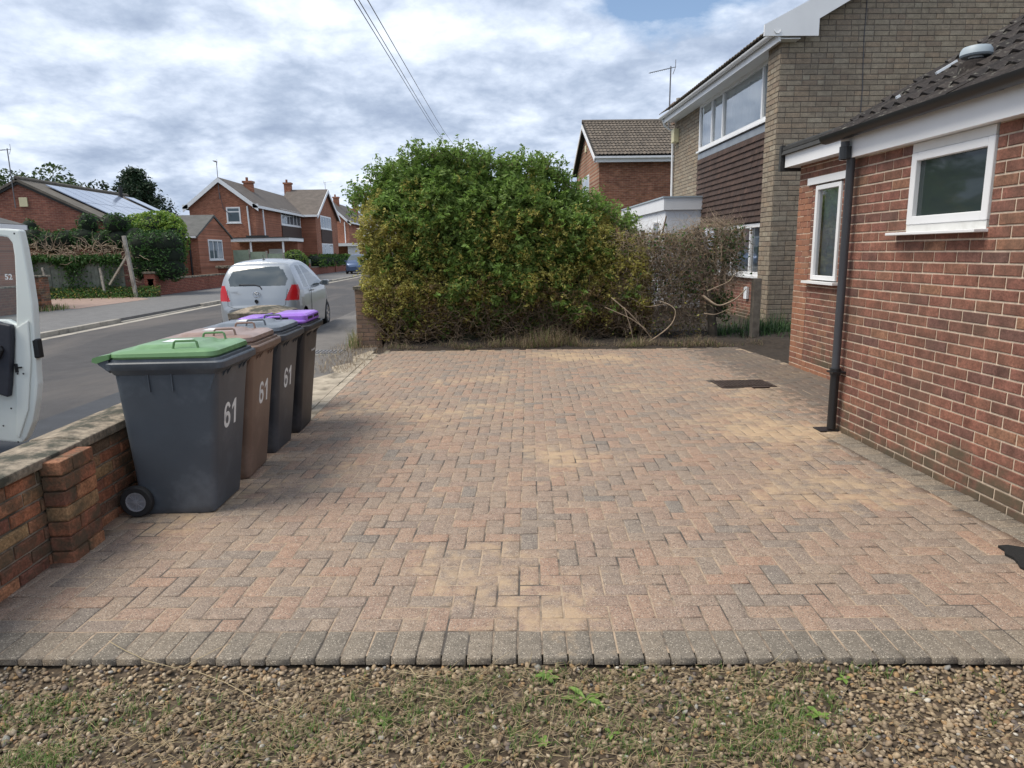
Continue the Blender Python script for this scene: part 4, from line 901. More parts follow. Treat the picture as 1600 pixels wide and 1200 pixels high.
mb.prism([(5.38, 5.50), (6.42, 5.50), (6.42, 5.80), (10.28, 5.80+rs*3.86), (10.28, 5.99+rs*3.9), (5.38, 5.70)], 'y', 13.52, 13.56)
mb.build('bargeboard', 'upvc', t)
RXt, RZt = 10.28, 5.69+rs*(10.28-5.60); dnt = Vector((5.60-RXt, 0, 5.69-RZt)); SLt = dnt.length; mb = MB(); tiles(mb, (RXt, 13.57, RZt), (0, 1, 0), dnt, 8.55, SLt, gauge=.34, roll=.17, amp=.02, sub=3)
r = mb.build('roof', 'tile_brown', t, smooth=True)
mb = MB(); mb.add([(RXt, 13.52, RZt-.02), (RXt, 22.1, RZt-.02), (15, 22.1, 5.68), (15, 13.52, 5.68)], [(0, 1, 2, 3)]); mb.build('back_slope', 'felt', r)
mb = MB(XF((8.6, 22.2, 6.8), (1, 0, 0), (0, -1, 0))); mb = MB(); mb.box((6.15, 22.3, 5.5), (6.5, 22.7, 6.06), 0); mb.box((6.10, 22.25, 6.06), (6.55, 22.75, 6.13), 0); mb.tube([(6.32, 22.5, 6.1), (6.32, 22.5, 6.28)], [.10, .09], 12, 1); mb.build('chimney', ['brick_pier', 'concrete'], r)
mb = MB(); mb.tube([(5.66, 21.9, 5.54), (5.74, 21.95, 5.36), (6.02, 22.02, 5.2), (6.03, 22.02, 2.9)], .036, 10); mb.build('downpipe', 'upvc', t, smooth=True)
mb = MB(); mb.box((5.92, 21.55, 4.82), (6.09, 21.85, 5.22)); mb.build('alarm_box', 'cream_box', t, bevel=.02)
mb = MB(); pts = [(7.42+.10*i/8+.012*math.sin(i*2), 13.785, 6.6-4.0*i/8) for i in range(9)]; mb.tube(pts, .009, 5); mb.build('wall_cable', 'cable_black', t)
mb = MB(); mb.box((6.085, 15.45, .45), (6.03, 15.62, .72)); mb.build('meter_box', 'curtain', t)
# white flat-roofed porch on its front
mb = MB(); mb.box((5.05, 19.0, -.05), (6.08, 24.6, 2.68)); mb.build('porch', 'white_render', t)
mb = MB(); mb.box((4.98, 18.93, 2.66), (6.085, 24.7, 2.98)); p = mb.build('porch_fascia', 'upvc', t)
mb = MB(); mb.box((4.95, 18.90, 2.98), (6.085, 24.7, 3.02)); mb.build('porch_roof', 'vent_grey', t)
window(t, (5.03, 20.3, 1.55), (0, -1, 0), (-1, 0, 0), .7, .85, glass='glass_far', sill=False)
def aerial(par, x, y, z0_, z1_, boom=(-1, 0, .1), L_=1.1, name='aerial'):
    mb = MB(); mb.tube([(x, y, z0_), (x+.02, y, z1_)], .022, 6); b = Vector(boom).normalized(); a = Vector((x+.02, y, z1_-.05))-b*.15; e = a+b*L_; mb.tube([a, e], .012, 5)
    s_ = Vector((0, 0, 1)).cross(b).normalized()
    for i in range(10): p = a.lerp(e, .25+.075*i); mb.tube([p-s_*.11, p+s_*.11], .006, 4); 
    mb.tube([a+Vector((0, 0, .22)), a, a+Vector((0, 0, -.2))+b*.08], .010, 4); return mb.build(name, 'aerial_metal', par)
aerial(t, 6.12, 22.9, 5.4, 7.32, (-1, .15, -.18), .85)

# ================================================================== RED HOUSE behind the hedge
t = thing('red_brick_house', 'red brick house with grey tiled roof standing behind the big hedge', 'house')
mb = MB(); mb.box((5.06, 30, -.1), (9.0, 37.0, 5.40)); mb.prism([(30, 5.40), (37.0, 5.40), (33.5, 7.28)], 'x', 5.06, 9.0); mb.build('wall', 'redhouse_brick', t)
mb = MB(); dr = Vector((0, -3.85, -2.0)); tiles(mb, (4.85, 33.5, 7.55), (1, 0, 0), dr, 4.4, dr.length, gauge=.34, roll=.165, amp=.03, lift=.035, sub=3); dr2 = Vector((0, 3.85, -2.0)); r = mb.build('roof', 'tile_brown', t, smooth=True)
mb = MB(); mb.prism([(29.65, 5.50), (33.5, 7.48), (37.35, 5.50), (37.35, 5.44), (33.5, 7.40), (29.65, 5.44)], 'x', 4.85, 9.2); mb.build('underlay', 'felt', r)
mb = MB(); mb.tube([(4.82, 33.5, 7.55), (9.2, 33.5, 7.55)], .10, 8); mb.build('ridge', 'tile_brown', r)
mb = MB(); mb.prism([(29.62, 5.42), (33.5, 7.42), (37.38, 5.42), (37.38, 5.24), (33.5, 7.24), (29.62, 5.24)], 'x', 4.80, 4.84); mb.build('bargeboard', 'upvc', t)
mb = MB(); mb.box((4.8, 29.62, 5.25), (9.1, 29.66, 5.47)); mb.box((4.8, 29.5, 5.40), (9.1, 29.62, 5.48)); mb.build('gutter', 'upvc', t)
window(t, (5.04, 34.9, 3.9), (0, -1, 0), (-1, 0, 0), 2.2, 1.2, mull=(.5,)); mb = MB(); mb.box((5.0, 33.4, 6.2), (5.05, 33.75, 6.5)); mb.build('alarm_box', 'cream_box', t)

# ================================================================== HEDGE and brick pier
t = thing('brick_pier', 'brown brick gate pier under the left edge of the tall hedge', 'pier')
mb = MB()
for u, n, O in (((1, 0, 0), (0, -1, 0), (-2.24, 12.02, -.05)), ((0, 1, 0), (1, 0, 0), (-1.82, 12.02, -.05)), ((0, -1, 0), (-1, 0, 0), (-2.24, 12.44, -.05))):
    mb.xf = XF(O, u, n); brickwall(mb, .42, 1.05, dp=.006, bw=.21, jit=.003)
mb.build('brickwork', ['brick_pier', 'mortar_tan'], t); mb = MB(); mb.box((-2.27, 11.99, 1.0), (-1.79, 12.47, 1.06)); mb.build('cap', 'coping_mat', t, bevel=.01)
hx = [-2.35, -2.2, -1.9, -1.65, -1.2, -.54, .11, .6, 1.1, 1.45, 1.75, 2.2, 2.6, 2.95]; hz = [1.85, 2.45, 2.8, 2.98, 3.22, 3.25, 3.12, 3.08, 3.06, 2.82, 2.52, 2.28, 2.0, 1.8]
def toph(x): return np.interp(x, hx, hz)
def lump(x, z, y=0): return noise.fractal((x*1.2, y*1.1, z*1.2), .7, 2.1, 3)
t = thing('hedge', 'tall overgrown green and yellow hedge filling the back of the paving', 'hedge')
NL = 80000; P = []; mi = []; sz = []
while len(P) < NL:
    x = rng.uniform(-2.3, 2.95); z = rng.uniform(.12, 3.75); th = toph(x)+.38*noise.noise((x*2.6, 1, 7))+.30*noise.noise((x*6, 2, 3))
    if z > th: 
        if z > th+.22 or rng.random() > .16: continue
    l = lump(x, z, 0); edge = max(0, z-(th-.8))/.8; front = 11.76-.34*l-.16*noise.noise((x*3.3, 7, z*3.3))+.85*edge**2+(.28 if z < .7 else 0)*(1-z/.7); 
    if x < -1.7: front += .35*((-1.7-x)/.6)**2
    if x < -2.12+.22*noise.noise((3, z*2.2, 5))+.10*noise.noise((3, z*7, 5)): continue
    dens_ = noise.noise((x*3.1, z*3.1, 4))
    deep = rng.exponential(.12) if rng.random() < .86 else rng.uniform(0, 1.2)
    if dens_ < -.42 and deep < .12: continue
    y = front+deep; 
    if y > 13.3: continue
    if z < .45 and rng.random() < .6-.6*z: continue
    # colour zone
    pn = .45*noise.noise((x*1.7+5, z*1.7, 1))+.25*noise.noise((x*5, z*5, 9))
    yel = .20+pn*2.2; yel += 1.0*max(0, (-.9-x)/1.0)*(1 if z < 2.4 else .35)+.85*math.exp(-((z-1.35)/.55)**2)+.5*max(0, x-1.4)
    if z > 2.5: yel -= .3
    brn = max(0, (1.15-z)/.8)+.3*max(0, x-1.9)+pn*.4-.1
    u = rng.random()
    if u < brn*.75: m_ = 3
    elif u < brn*.75+max(0, yel)*.72: m_ = 2
    elif rng.random() < .15+.25*noise.noise((x*4, z*4, 20)): m_ = 1
    else: m_ = 0
    if m_ == 2 and rng.random() < .012+(.05 if x < -1.5 and 1.2 < z < 2.2 else 0): m_ = 4
    P.append((x, y, z)); mi.append(m_); sz.append((.110, .120, .066, .058, .08)[m_]*rng.uniform(.65, 1.3))
leaves('foliage', np.array(P), np.array(sz), ['leaf_green', 'leaf_bright', 'leaf_yellow', 'leaf_brown', 'flower_pale'], np.array(mi), t, aspect=.40)
# leafy sprays arching out of the face
P = []; mm_ = []; ss_ = []; spr = []
for i in range(1500):
    x = rng.uniform(-2.05, 2.7); z = rng.uniform(.7, 3.5)
    if z > toph(x)-.02: continue
    edge = max(0, z-(toph(x)-.8))/.8; y = 11.72-.16*lump(x, z, 0)+.85*edge**2+(.35*((-1.7-x)/.6)**2 if x < -1.7 else 0)
    w = wander((x, y+.08, z), (rng.normal(0, .6), -.7, rng.uniform(-.3, .8)), rng.uniform(.15, .34), 6, .25, .12); spr.append((w, .0025, .001))
    pn = noise.noise((x*1.7+5, z*1.7, 1))+.5*noise.noise((x*5, z*5, 9)); yl = .1+pn*1.1+.9*max(0, (-.9-x))+.7*math.exp(-((z-1.3)/.5)**2)+.4*max(0, x-1.4)-(.4 if z > 2.4 else 0)
    c = 2 if rng.random() < yl else (1 if rng.random() < .4 else 0)
    if z < 1.1 and rng.random() < .5: c = 3
    for q in w[1:]:
        for _ in range(3): P.append(q+rng.normal(0, .022, 3)); mm_.append(c); ss_.append((.09, .10, .06, .05)[c]*rng.uniform(.7, 1.3))
leaves('spray_leaves', np.array(P), np.array(ss_), ['leaf_green', 'leaf_bright', 'leaf_yellow', 'leaf_brown'], np.array(mm_), t, aspect=.38); twigs('spray_stem', spr, 'twig_brown', t, 3)
# sprays sticking out of the top
P = []; paths = []
for i in range(240):
    x = rng.uniform(-2.25, 2.75); z = float(toph(x))-.05; w = wander((x, rng.uniform(12.0, 12.8), z), (rng.normal(0, .5)-(.8 if x < -1.9 else 0), rng.normal(0, .3), 1), rng.uniform(.12, .42), 6, .25, .05); paths.append((w, .005, .002))
    for q in w[1:]:
        for _ in range(6): P.append(q+rng.normal(0, .035, 3))
leaves('shoot_leaves', np.array(P), rng.uniform(.05, .10, len(P)), ['leaf_green', 'leaf_bright'], rng.integers(0, 2, len(P)), t)
for i in range(900):                                            # bare stems low down
    x = rng.uniform(-1.75, 2.9); paths.append((wander((x, rng.uniform(11.75, 12.2), rng.uniform(.0, .7)), (rng.normal(0, .7), rng.normal(-.1, .25), rng.uniform(-.1, 1)), rng.uniform(.25, .9), 7, .32), rng.uniform(.002, .007), .0015))
for i in range(10):
    x = -1.5+i*.46; paths.append((wander((x, 12.3, -.1), (rng.normal(0, .2), 0, 1), 2.4, 8, .15), .04, .012))
twigs('stem', paths, 'twig_brown', t, 4)
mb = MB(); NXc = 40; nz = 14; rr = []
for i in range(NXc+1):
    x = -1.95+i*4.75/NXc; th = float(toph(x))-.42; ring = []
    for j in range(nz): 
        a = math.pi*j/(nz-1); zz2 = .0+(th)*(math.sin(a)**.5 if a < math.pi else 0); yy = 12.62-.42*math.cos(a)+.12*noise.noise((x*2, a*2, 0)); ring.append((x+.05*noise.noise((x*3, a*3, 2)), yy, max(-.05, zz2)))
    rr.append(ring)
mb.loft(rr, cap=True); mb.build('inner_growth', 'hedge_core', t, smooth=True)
# dead climber on the right of the hedge
t = thing('dead_climber', 'tangle of dead grey stems and ivy leaning on stumps right of the hedge', 'climbing plant')
paths = []; bx = [2.6, 3.0, 3.35, 3.7, 4.1, 4.45, 4.75]; bz = [1.85, 1.88, 1.82, 2.02, 2.08, 1.95, 1.6]
for i in range(4300):
    x = rng.uniform(2.3, 4.50); tz = np.interp(x, bx, bz)+.05; lo = .25 if x < 3.6 else (1.05 if x > 4.0 else .6)
    z = lo+(tz-lo)*rng.beta(1.6, 1.1); paths.append((wander((x, rng.uniform(11.7, 12.35), z), (rng.normal(0, .8), rng.normal(0, .35), rng.normal(-.1, .8)), rng.uniform(.15, .55), 7, .5, .10), rng.uniform(.0015, .0045), .0012))
for i in range(3000):
    paths.append((wander((rng.uniform(2.5, 4.05), rng.uniform(12.0, 12.6), rng.uniform(.2, 1.85)), (rng.normal(0, .8), rng.normal(0, .3), rng.normal(0, .8)), rng.uniform(.2, .5), 7, .5), rng.uniform(.002, .005), .0015))
for i in range(260):
    x = rng.uniform(3.9, 4.55); paths.append((wander((x, rng.uniform(11.7, 12.1), rng.uniform(1.0, 1.35)), (rng.normal(0, .4), 0, -1), rng.uniform(.3, .7), 8, .35), .0022, .0012))
twigs('dead_stems', paths, 'dead_wood', t)
def arc(pts, r0, r1, m='dead_wood'):
    pts = [AYp(px, py, Y) for px, py, Y in pts]; P = np.array(pts); tt = np.linspace(0, len(P)-1, 18)
    P2 = np.stack([np.interp(tt, np.arange(len(P)), P[:, k]) for k in range(3)], 1); K = np.array([.25, .5, .25])
    for _ in range(3): P2[1:-1] = P2[:-2]*.25+P2[1:-1]*.5+P2[2:]*.25
    return (P2, r0, r1)
def AYp(px, py, Y):
    d = Fv+Rt*((px-800)/FPX)-Up*((py-600)/FPX); k = Y/d.y; return (d.x*k, Y, CH+d.z*k)
def AXp(px, py, X):
    d = Fv+Rt*((px-800)/FPX)-Up*((py-600)/FPX); k = X/d.x; return (X, d.y*k, CH+d.z*k)
arcs = [arc([(1005, 540, 11.4), (1050, 510, 11.3), (1058, 485, 11.3), (1045, 475, 11.35), (1030, 470, 11.5)], .012, .006), arc([(1098, 462, 11.5), (1122, 480, 11.4), (1150, 468, 11.4), (1165, 452, 11.5)], .022, .008), arc([(1100, 490, 11.6), (1118, 492, 11.5), (1145, 480, 11.5)], .012, .006),
        arc([(955, 465, 11.4), (985, 490, 11.3), (1020, 530, 11.3)], .010, .006), arc([(945, 480, 11.4), (985, 497, 11.3), (1010, 515, 11.2)], .008, .005), arc([(975, 480, 11.4), (985, 510, 11.3), (990, 535, 11.3)], .008, .005), arc([(1105, 455, 11.6), (1140, 440, 11.5), (1150, 425, 11.5)], .012, .005), arc([(1040, 475, 11.5), (1010, 480, 11.6), (985, 465, 11.7)], .008, .005)]
for a_ in arcs: twigs('arching_stem', [a_], 'dead_wood', t, 6)
for a_ in [(wander((4.12, 12.0, -.1), (-.05, 0, 1), 2.1, 8, .06), .085, .05), (wander((3.0, 12.5, -.1), (.02, 0, 1), 2.05, 6, .03), .045, .04), (wander((4.18, 12.0, .4), (.0, 0, 1), 1.3, 6, .12), .06, .04)]: twigs('stump', [a_], 'bark', t, 8)
P = []
for cx_, cz, sx_, sz_, n in ((4.3, 1.55, .22, .2, 1300), (3.75, 1.35, .3, .25, 500), (3.35, 1.75, .35, .12, 380), (4.2, .72, .12, .08, 420), (4.28, .5, .05, .12, 150), (3.6, .95, .15, .12, 260), (4.35, 1.8, .12, .12, 240), (3.0, 1.2, .3, .3, 300)):
    P.append(np.stack([rng.normal(cx_, sx_, n), rng.normal(12.0, .15, n), rng.normal(cz, sz_, n)], 1))
P = np.concatenate(P); P = P[(P[:, 0] < 4.62) & (P[:, 2] < 2.05)]; leaves('ivy_leaves', P, rng.uniform(.03, .065, len(P)), ['ivy', 'leaf_brown'], rng.choice([0, 0, 0, 1], len(P)), t, aspect=.8)
n = 4600; P = np.stack([rng.uniform(2.2, 4.0, n)-.0, rng.normal(12.1, .22, n), rng.uniform(.1, 2.0, n)], 1); P[:, 2] = np.minimum(P[:, 2], np.interp(P[:, 0], bx, bz)); leaves('yellow_leaves', P, rng.uniform(.03, .06, n), ['leaf_yellow', 'leaf_brown', 'leaf_green', 'twig_brown'], rng.choice([0, 1, 1, 1, 2, 3, 3], n), t, aspect=.6)
# dry undergrowth
n = 15000; x = rng.uniform(-1.7, 4.6, n); y = 11.44-.095*(x+1.7)+rng.exponential(.22, n)+.04+.16*np.array([noise.noise((q*1.9, 3, 1)) for q in x])+.05; P = np.column_stack([x, y, np.full(n, -.01)])
hh = rng.beta(1.2, 3, n)*.36*(.35+1.2*np.clip(np.array([noise.noise((q*1.3+4, 0, 1)) for q in x])+.3, 0, 1)+.9*np.exp(-((x-1.0)/.8)**2)); tag(blades('dry_undergrowth', P, hh, rng.beta(2.5, 1.2, n), rng.uniform(.0012, .0032, n), ['straw', 'straw_dark', 'leaf_green', 'twig_brown'], rng.choice([0, 1, 1, 3, 3, 3, 3, 2], n)), 'brown dry grass at the foot of the hedge', kind='stuff')
n = 1500; x = rng.uniform(-2.45, -1.7, n); y = rng.uniform(9.3, 12.4, n); k = (x > -2.5+.06*(12.4-y)) ; P = np.column_stack([x, y, np.full(n, 0.)])[k]; n = len(P); P[:, 0] += rng.normal(-.1, .12, n); tag(blades('dead_clippings', P, rng.uniform(.03, .13, n), rng.uniform(.75, .99, n), .0022, ['straw_dark', 'twig_brown', 'straw'], rng.choice([0, 0, 1, 1, 2], n)), 'brown hedge clippings fallen on the tarmac edge', kind='stuff')
n = 260; P = np.column_stack([rng.normal(-2.3, .05, n), rng.normal(12.0, .15, n), np.zeros(n)]); tag(blades('tall_weed', P, rng.uniform(.1, .4, n), rng.uniform(.05, .8, n), .003, ['grass', 'straw'], rng.choice([0, 1, 1], n)), 'tall thin weeds growing beside the left pier', 'weed')
mb = MB(); mb.prism([(4.70, 11.72), (4.84, 11.72), (4.84, 11.84), (4.70, 11.84)], 'z', -.1, 1.08); tag(mb.build('wooden_post', 'wood_post', bevel=.008, seg=1), 'short square weathered post between the dead climber and the buff house', 'post')
n = 1900; P = np.column_stack([rng.normal(5.3, .42, n), rng.normal(12.4, .4, n), np.full(n, -.02)]); tag(blades('grass', P, rng.beta(1.5, 2.5, n)*.65, rng.uniform(.1, .95, n), rng.uniform(.003, .007, n), ['ivy', 'conifer_far', 'conifer_far'], rng.choice([0, 0, 1, 2], n)), 'green long grass at the foot of the buff house wall', kind='stuff')
n = 500; P = np.column_stack([rng.uniform(4.2, 4.7, n), rng.normal(12.3, .25, n), np.full(n, -.02)]); tag(blades('grass', P, rng.uniform(.1, .3, n), rng.uniform(.1, .8, n), .005, ['ivy', 'conifer_far'], rng.choice([0, 1], n)), 'dark low greenery beside the wooden post', kind='stuff')
mb = MB(); mb.prism([(4.95, 11.1), (5.25, 11.05), (5.27, 11.2), (5.0, 11.22)], 'z', -.03, .04); tag(mb.build('stone_slab', 'concrete', bevel=.01), 'small broken pale slab lying on the soil beside the bungalow', 'slab')

# ================================================================== CAR
def wheel_set(t, cxs, cys, r, w, paint='wheel_hub'):
    for cx_ in cxs:
        for cy_ in cys:
            sx = 1 if cx_ > 0 else -1; a, b = cx_-sx*w, cx_
            k = MB(); k.lathe([(r*.62, a), (r*.93, a), (r, a+sx*.03), (r, b-sx*.03), (r*.93, b), (r*.66, b), (r*.63, b-sx*.01)], (0, cy_, r), 'x', 32); o = k.build('wheel', 'rubber', t, smooth=True)
            k = MB(); k.lathe([(r*.66, b-sx*.004), (r*.62, b+sx*.002), (r*.58, b-sx*.02), (r*.20, b-sx*.028), (.001, b-sx*.012)], (0, cy_, r), 'x', 32); h = k.build('rim', paint, o, smooth=True)
            k = MB()
            for i in range(7):
                th = 6.2832*i/7; k.bar((b-sx*.018, cy_+r*.12*math.cos(th), r+r*.12*math.sin(th)), (b-sx*.006, cy_+r*.6*math.cos(th), r+r*.6*math.sin(th)), .018, .05)
            k.build('spokes', 'chrome', h)
def interp(y, tab): return float(np.interp(y, [a for a, _ in tab], [b for _, b in tab]))
def smoothstep_tab(tab, n=5): return tab
def make_car(lab, paint, loc, rz, detail=True):
    t = thing('parked_car', lab, 'car')
    TOP = [(0, .60), (.03, .66), (.06, .80), (.10, .93), (.15, 1.03), (.26, 1.25), (.34, 1.38), (.44, 1.445), (.70, 1.485), (1.0, 1.51), (1.4, 1.52), (1.8, 1.50), (2.1, 1.43), (2.5, 1.22), (2.85, 1.03), (3.1, .97), (3.45, .86), (3.62, .74), (3.72, .60), (3.75, .48)]
    WID = [(0, .60), (.015, .68), (.05, .75), (.12, .80), (.25, .83), (.6, .845), (1.9, .845), (2.9, .835), (3.3, .79), (3.55, .70), (3.7, .55), (3.75, .40)]
    _x = np.linspace(-.3, 4.05, 436); _k = np.exp(-(np.arange(-12, 13)/4.5)**2/2); _k /= _k.sum(); _t = np.interp(_x, [q for q, _ in TOP], [q for _, q in TOP]); _t = np.convolve(np.pad(_t, 12, mode='edge'), _k, 'valid'); _t = np.where(_x < .05, np.interp(_x, [q for q, _ in TOP], [q for _, q in TOP]), _t); TOP = list(zip(_x, _t))
    BOT = [(0, .30), (.05, .24), (.3, .20), (3.4, .18), (3.75, .26)]
    ys = np.unique(np.concatenate([np.linspace(0, .16, 60), np.linspace(.16, .6, 110), np.linspace(.6, 2.2, 160), np.linspace(2.2, 3.75, 110)]))
    K = 110 if detail else 40; KR = 60 if detail else 20; V = []
    def g(z, zt): 
        q = z
        if q < .95: return 1-.03*((.60-q)/.4)**2 if q < .6 else 1-.035*((q-.6)/.35)**2
        return .965-.22*((q-.95)/.55)-.09*((q-.95)/.55)**2
    for y in ys:
        zt = interp(y, TOP); w = interp(y, WID); zb = interp(y, BOT); rc = min(.07, (zt-zb)*.3); half = []
        for k in range(K):
            z = zb+(zt-rc-zb)*k/(K-1); half.append((w*g(z, zt), z))
        xe, ze = half[-1]
        for k in range(1, KR+1):
            a = k/KR; xx = xe*(1-a); zz_ = (zt-rc)+rc*(1-(1-min(1, a/.22))**2)**.5 if a < .22 else zt
            crown = .055*(1-(xx/max(xe, .01))**2)*(1 if y > .5 else .5); half.append((xx, zz_+crown-.0))
        full = [(x, y, z) for x, z in half]+[(-x, y, z) for x, z in reversed(half[:-1])]
        V += [tuple(p) for p in full]
    n = 2*(K+KR)-1; V = np.array(V); ny = len(ys)
    # bow the rear and front in plan so that the ends are rounded
    V[:, 1] += np.where(V[:, 1] < .6, (.6-V[:, 1])/.6*.22*(np.abs(V[:, 0])/.82)**3, 0)
    a = (np.arange(ny-1)[:, None]*n+np.arange(n-1)[None]).ravel(); Fq = np.stack([a, a+1, a+n+1, a+n], 1)
    C = V[Fq].mean(1); x, y, z = C.T; ax_ = np.abs(x)
    wheel = ((y-.62)**2+(z-.28)**2 < .335**2) & (ax_ > .5) | ((y-3.05)**2+(z-.28)**2 < .335**2) & (ax_ > .5)
    yc = np.array([interp(max(0, q), TOP) for q in y])
    rearz = (y < .62) & (z > 1.045) & (z < 1.415) & (ax_ < .665-.20*(z-1.045)/.37-.05*(z > 1.36)) & (ax_ < .70)
    onrear = np.abs(z-yc) < .09
    rear = rearz & onrear
    light = (z > .76) & (z < 1.06) & (y < .42) & (ax_ > .545+(z-.76)*.42) & (y < .20+.42*(z-.70)+.06)
    sidewin = (ax_ > .45) & (z > .98) & (z < 1.425) & (y > .72+.35*(z-.98)) & (y < 2.78-1.22*(z-.98)/.445) & ~rear
    pillar = (np.abs(y-1.22-.05*(z-1)) < .045)
    front = (y > 2.05) & (y < 2.83) & (z > 1.045) & (ax_ < .70-.30*(z-1.03)) & ~sidewin & (np.abs(z-yc) < .11)
    lens = (y > 3.3) & (z > .62) & (z < .78) & (ax_ > .45)
    keep = {'body': ~(wheel | rear | light | (sidewin & ~pillar) | front), 'rear_window': rear & ~wheel, 'windscreen': front}
    def sub(name, msk, mat, par, off=0.):
        idx = Fq[msk]; 
        if not len(idx): return None
        u, inv = np.unique(idx, return_inverse=True); vv = V[u].copy()
        return npmesh(name, vv, inv.reshape(-1, 4), mat, None, par, True)
    body = sub('body', keep['body'], paint, t); sub('rear_window', keep['rear_window'], 'glass_car', t); sub('windscreen', keep['windscreen'], 'glass_car', t)
    for sg in (1, -1):
        s_ = x*sg > 0
        sub('side_window', sidewin & ~pillar & s_ & (y < 1.22), 'glass_car', t); sub('side_window', sidewin & ~pillar & s_ & (y > 1.22), 'glass_car', t)
        l = sub('tail_light', light & s_, 'red_lens', t)
        q = MB(); q.box((sg*.70, .10, .80), (sg*.745, .16, .86)); 
    k = MB(); k.box((-.60, .08, .18), (.60, 3.6, .5)); k.box((-.72, 1.05, .22), (.72, 2.6, .9)); k.build('underbody', 'black_plastic', t)
    endcap = MB(); endcap.add([tuple(p) for p in V[:n]], [tuple(range(n))]); endcap.add([tuple(p) for p in V[-n:]], [tuple(range(n))]); endcap.each('end_panel', paint, t)
    wheel_set(t, (.83, -.83), (.62, 3.05), .285, .18)
    if detail:
        k = MB(); pp = []                                        # tailgate shut line, wiper, badges, lock, plate recess, aerial
        k.tube([(-.60, .155, .98), (-.57, .03, .68), (-.45, -.003, .635), (.45, -.003, .635), (.57, .03, .68), (.60, .155, .98)], .0045, 5); k.build('tailgate_gap', 'black_plastic', t)
        k = MB(); k.tube([(.10, .125, .98), (.06, .145, 1.035), (-.05, .155, 1.07), (-.36, .165, 1.075)], [.016, .014, .012, .012], 6); k.build('rear_wiper', 'black_plastic', t)
        k = MB(); ang = [6.2832*i/24 for i in range(25)]; k.tube([(.075*math.cos(q), .055+.02*math.sin(q), .895+.048*math.sin(q)) for q in ang], .006, 5); k.tube([(.026*math.cos(q), .052+.02*math.sin(q), .893+.045*math.sin(q)) for q in ang], .005, 5); k.tube([(.050*math.cos(q), .058, .915+.018*math.sin(q)) for q in ang], .005, 5); k.build('badge', 'chrome', t)
        k = MB(); k.lathe([(.035, -.02), (.033, .0), (.001, .0)], (0, .03, .76), 'y', 14); k.lathe([(.015, -.02), (.001, -.02)], (0, .025, .725), 'y', 10); k.build('tailgate_lock', 'black_plastic', t)
        k = MB(); k.box((-.30, -.012, .43), (.30, .02, .56)); k.build('plate_recess', 'black_plastic', t); 
        k = MB(); k.box((-.26, -.018, .44), (.26, -.012, .55)); k.build('number_plate', 'cream_box', t, bevel=.003)
        k = MB(); k.box((-.02, .78, 1.52), (.02, .86, 1.56)); k.tube([(0, .82, 1.55), (0, .74, 1.64)], .006, 5); k.build('roof_aerial', 'black_plastic', t, bevel=.004)
        k = MB(); k.box((-.09, .44, 1.405), (.09, .475, 1.425)); k.build('brake_light', 'red_lens', t)
        k = MB(); k.box((-.50, -.02, .30), (.50, .03, .36)); k.build('bumper_trim', 'black_plastic', t)
        tm = Matrix.Rotation(R(90), 4, 'X'); tm.translation = (-.43, .045, .915); textmesh('lettering', 'YARIS', .055, 'steel', t, tm, .002)
    for sg in (1, -1):
        k = MB(); k.loft([[(sg*(.80+dx_), 2.42+dy_*s2, .99+dz_*s2) for dy_, dz_ in ((-.06, -.03), (.06, -.03), (.06, .09), (-.06, .09))] for dx_, s2 in ((0, .35), (.06, .8), (.10, 1), (.20, .95), (.215, .6))]); m_ = k.build('door_mirror', paint, t, bevel=.012)
        k = MB(); k.box((sg*.88, 2.353, .975), (sg*.99, 2.358, 1.065)); k.build('mirror_glass', 'glass_car', m_)
        k = MB(); k.bar((sg*.85, 1.30, .90), (sg*.85, 1.46, .905), .02, .03); k.build('door_handle', paint, t, bevel=.004)
        k = MB(); k.tube([(sg*.848, 1.22, .96), (sg*.852, 1.2, .6), (sg*.84, 1.15, .30)], .004, 4); k.build('door_gap', 'black_plastic', t)
    t.location = loc; t.rotation_euler = (0, 0, rz); t.scale = (1, .96, 1.045); return t
make_car('silver three-door hatchback seen from behind at the near kerb beyond the bins', 'silver_paint', (-4.60, 14.0, -.085), R(1.5))
make_car('small dark blue car far up the road beside the left edge of the hedge', 'blue_paint', (-10.9, 62, .02), R(182), detail=False)

# ================================================================== VAN with open door
t = thing('white_van', 'white van at the near kerb with its front door wide open, at the left edge', 'van')
SX = -4.50
prof = [(.5, .32), (6.15, .32), (6.28, .50), (6.26, .85), (6.05, 1.02), (5.55, 1.14), (4.95, 1.72), (4.6, 1.90), (4.2, 1.95), (.6, 1.97), (.5, 1.85)]
mb = MB(); mb.prism([(y, z-.085) for y, z in prof], 'x', SX-1.75, SX); mb.build('body', 'white_paint_van', t, bevel=.05, seg=3)
w = MB(); w.add([(SX+.004, 4.9, .95), (SX+.004, 3.95, .95), (SX+.004, 3.95, 1.62), (SX+.004, 4.55, 1.62)], [(0, 1, 2, 3)]); w.add([(SX+.003, 5.02, .42), (SX+.003, 3.95, .42), (SX+.003, 3.95, .94), (SX+.003, 5.02, .94)], [(0, 1, 2, 3)]); w.build('door_opening', 'trim_dark', t)
for yy in (5.52, 1.5):
    k = MB(); k.lathe([(.2, SX-.18), (.30, SX-.18), (.315, SX-.15), (.315, SX-.01), (.30, SX+.02), (.21, SX+.025)], (0, yy, .23), 'x', 30); o = k.build('wheel', 'rubber', t, smooth=True)
    k = MB(); k.lathe([(.21, SX+.022), (.19, SX+.03), (.16, SX+.01), (.05, SX+.012), (.001, SX+.03)], (0, yy, .23), 'x', 30); k.build('hubcap', 'wheel_hub', o, smooth=True)
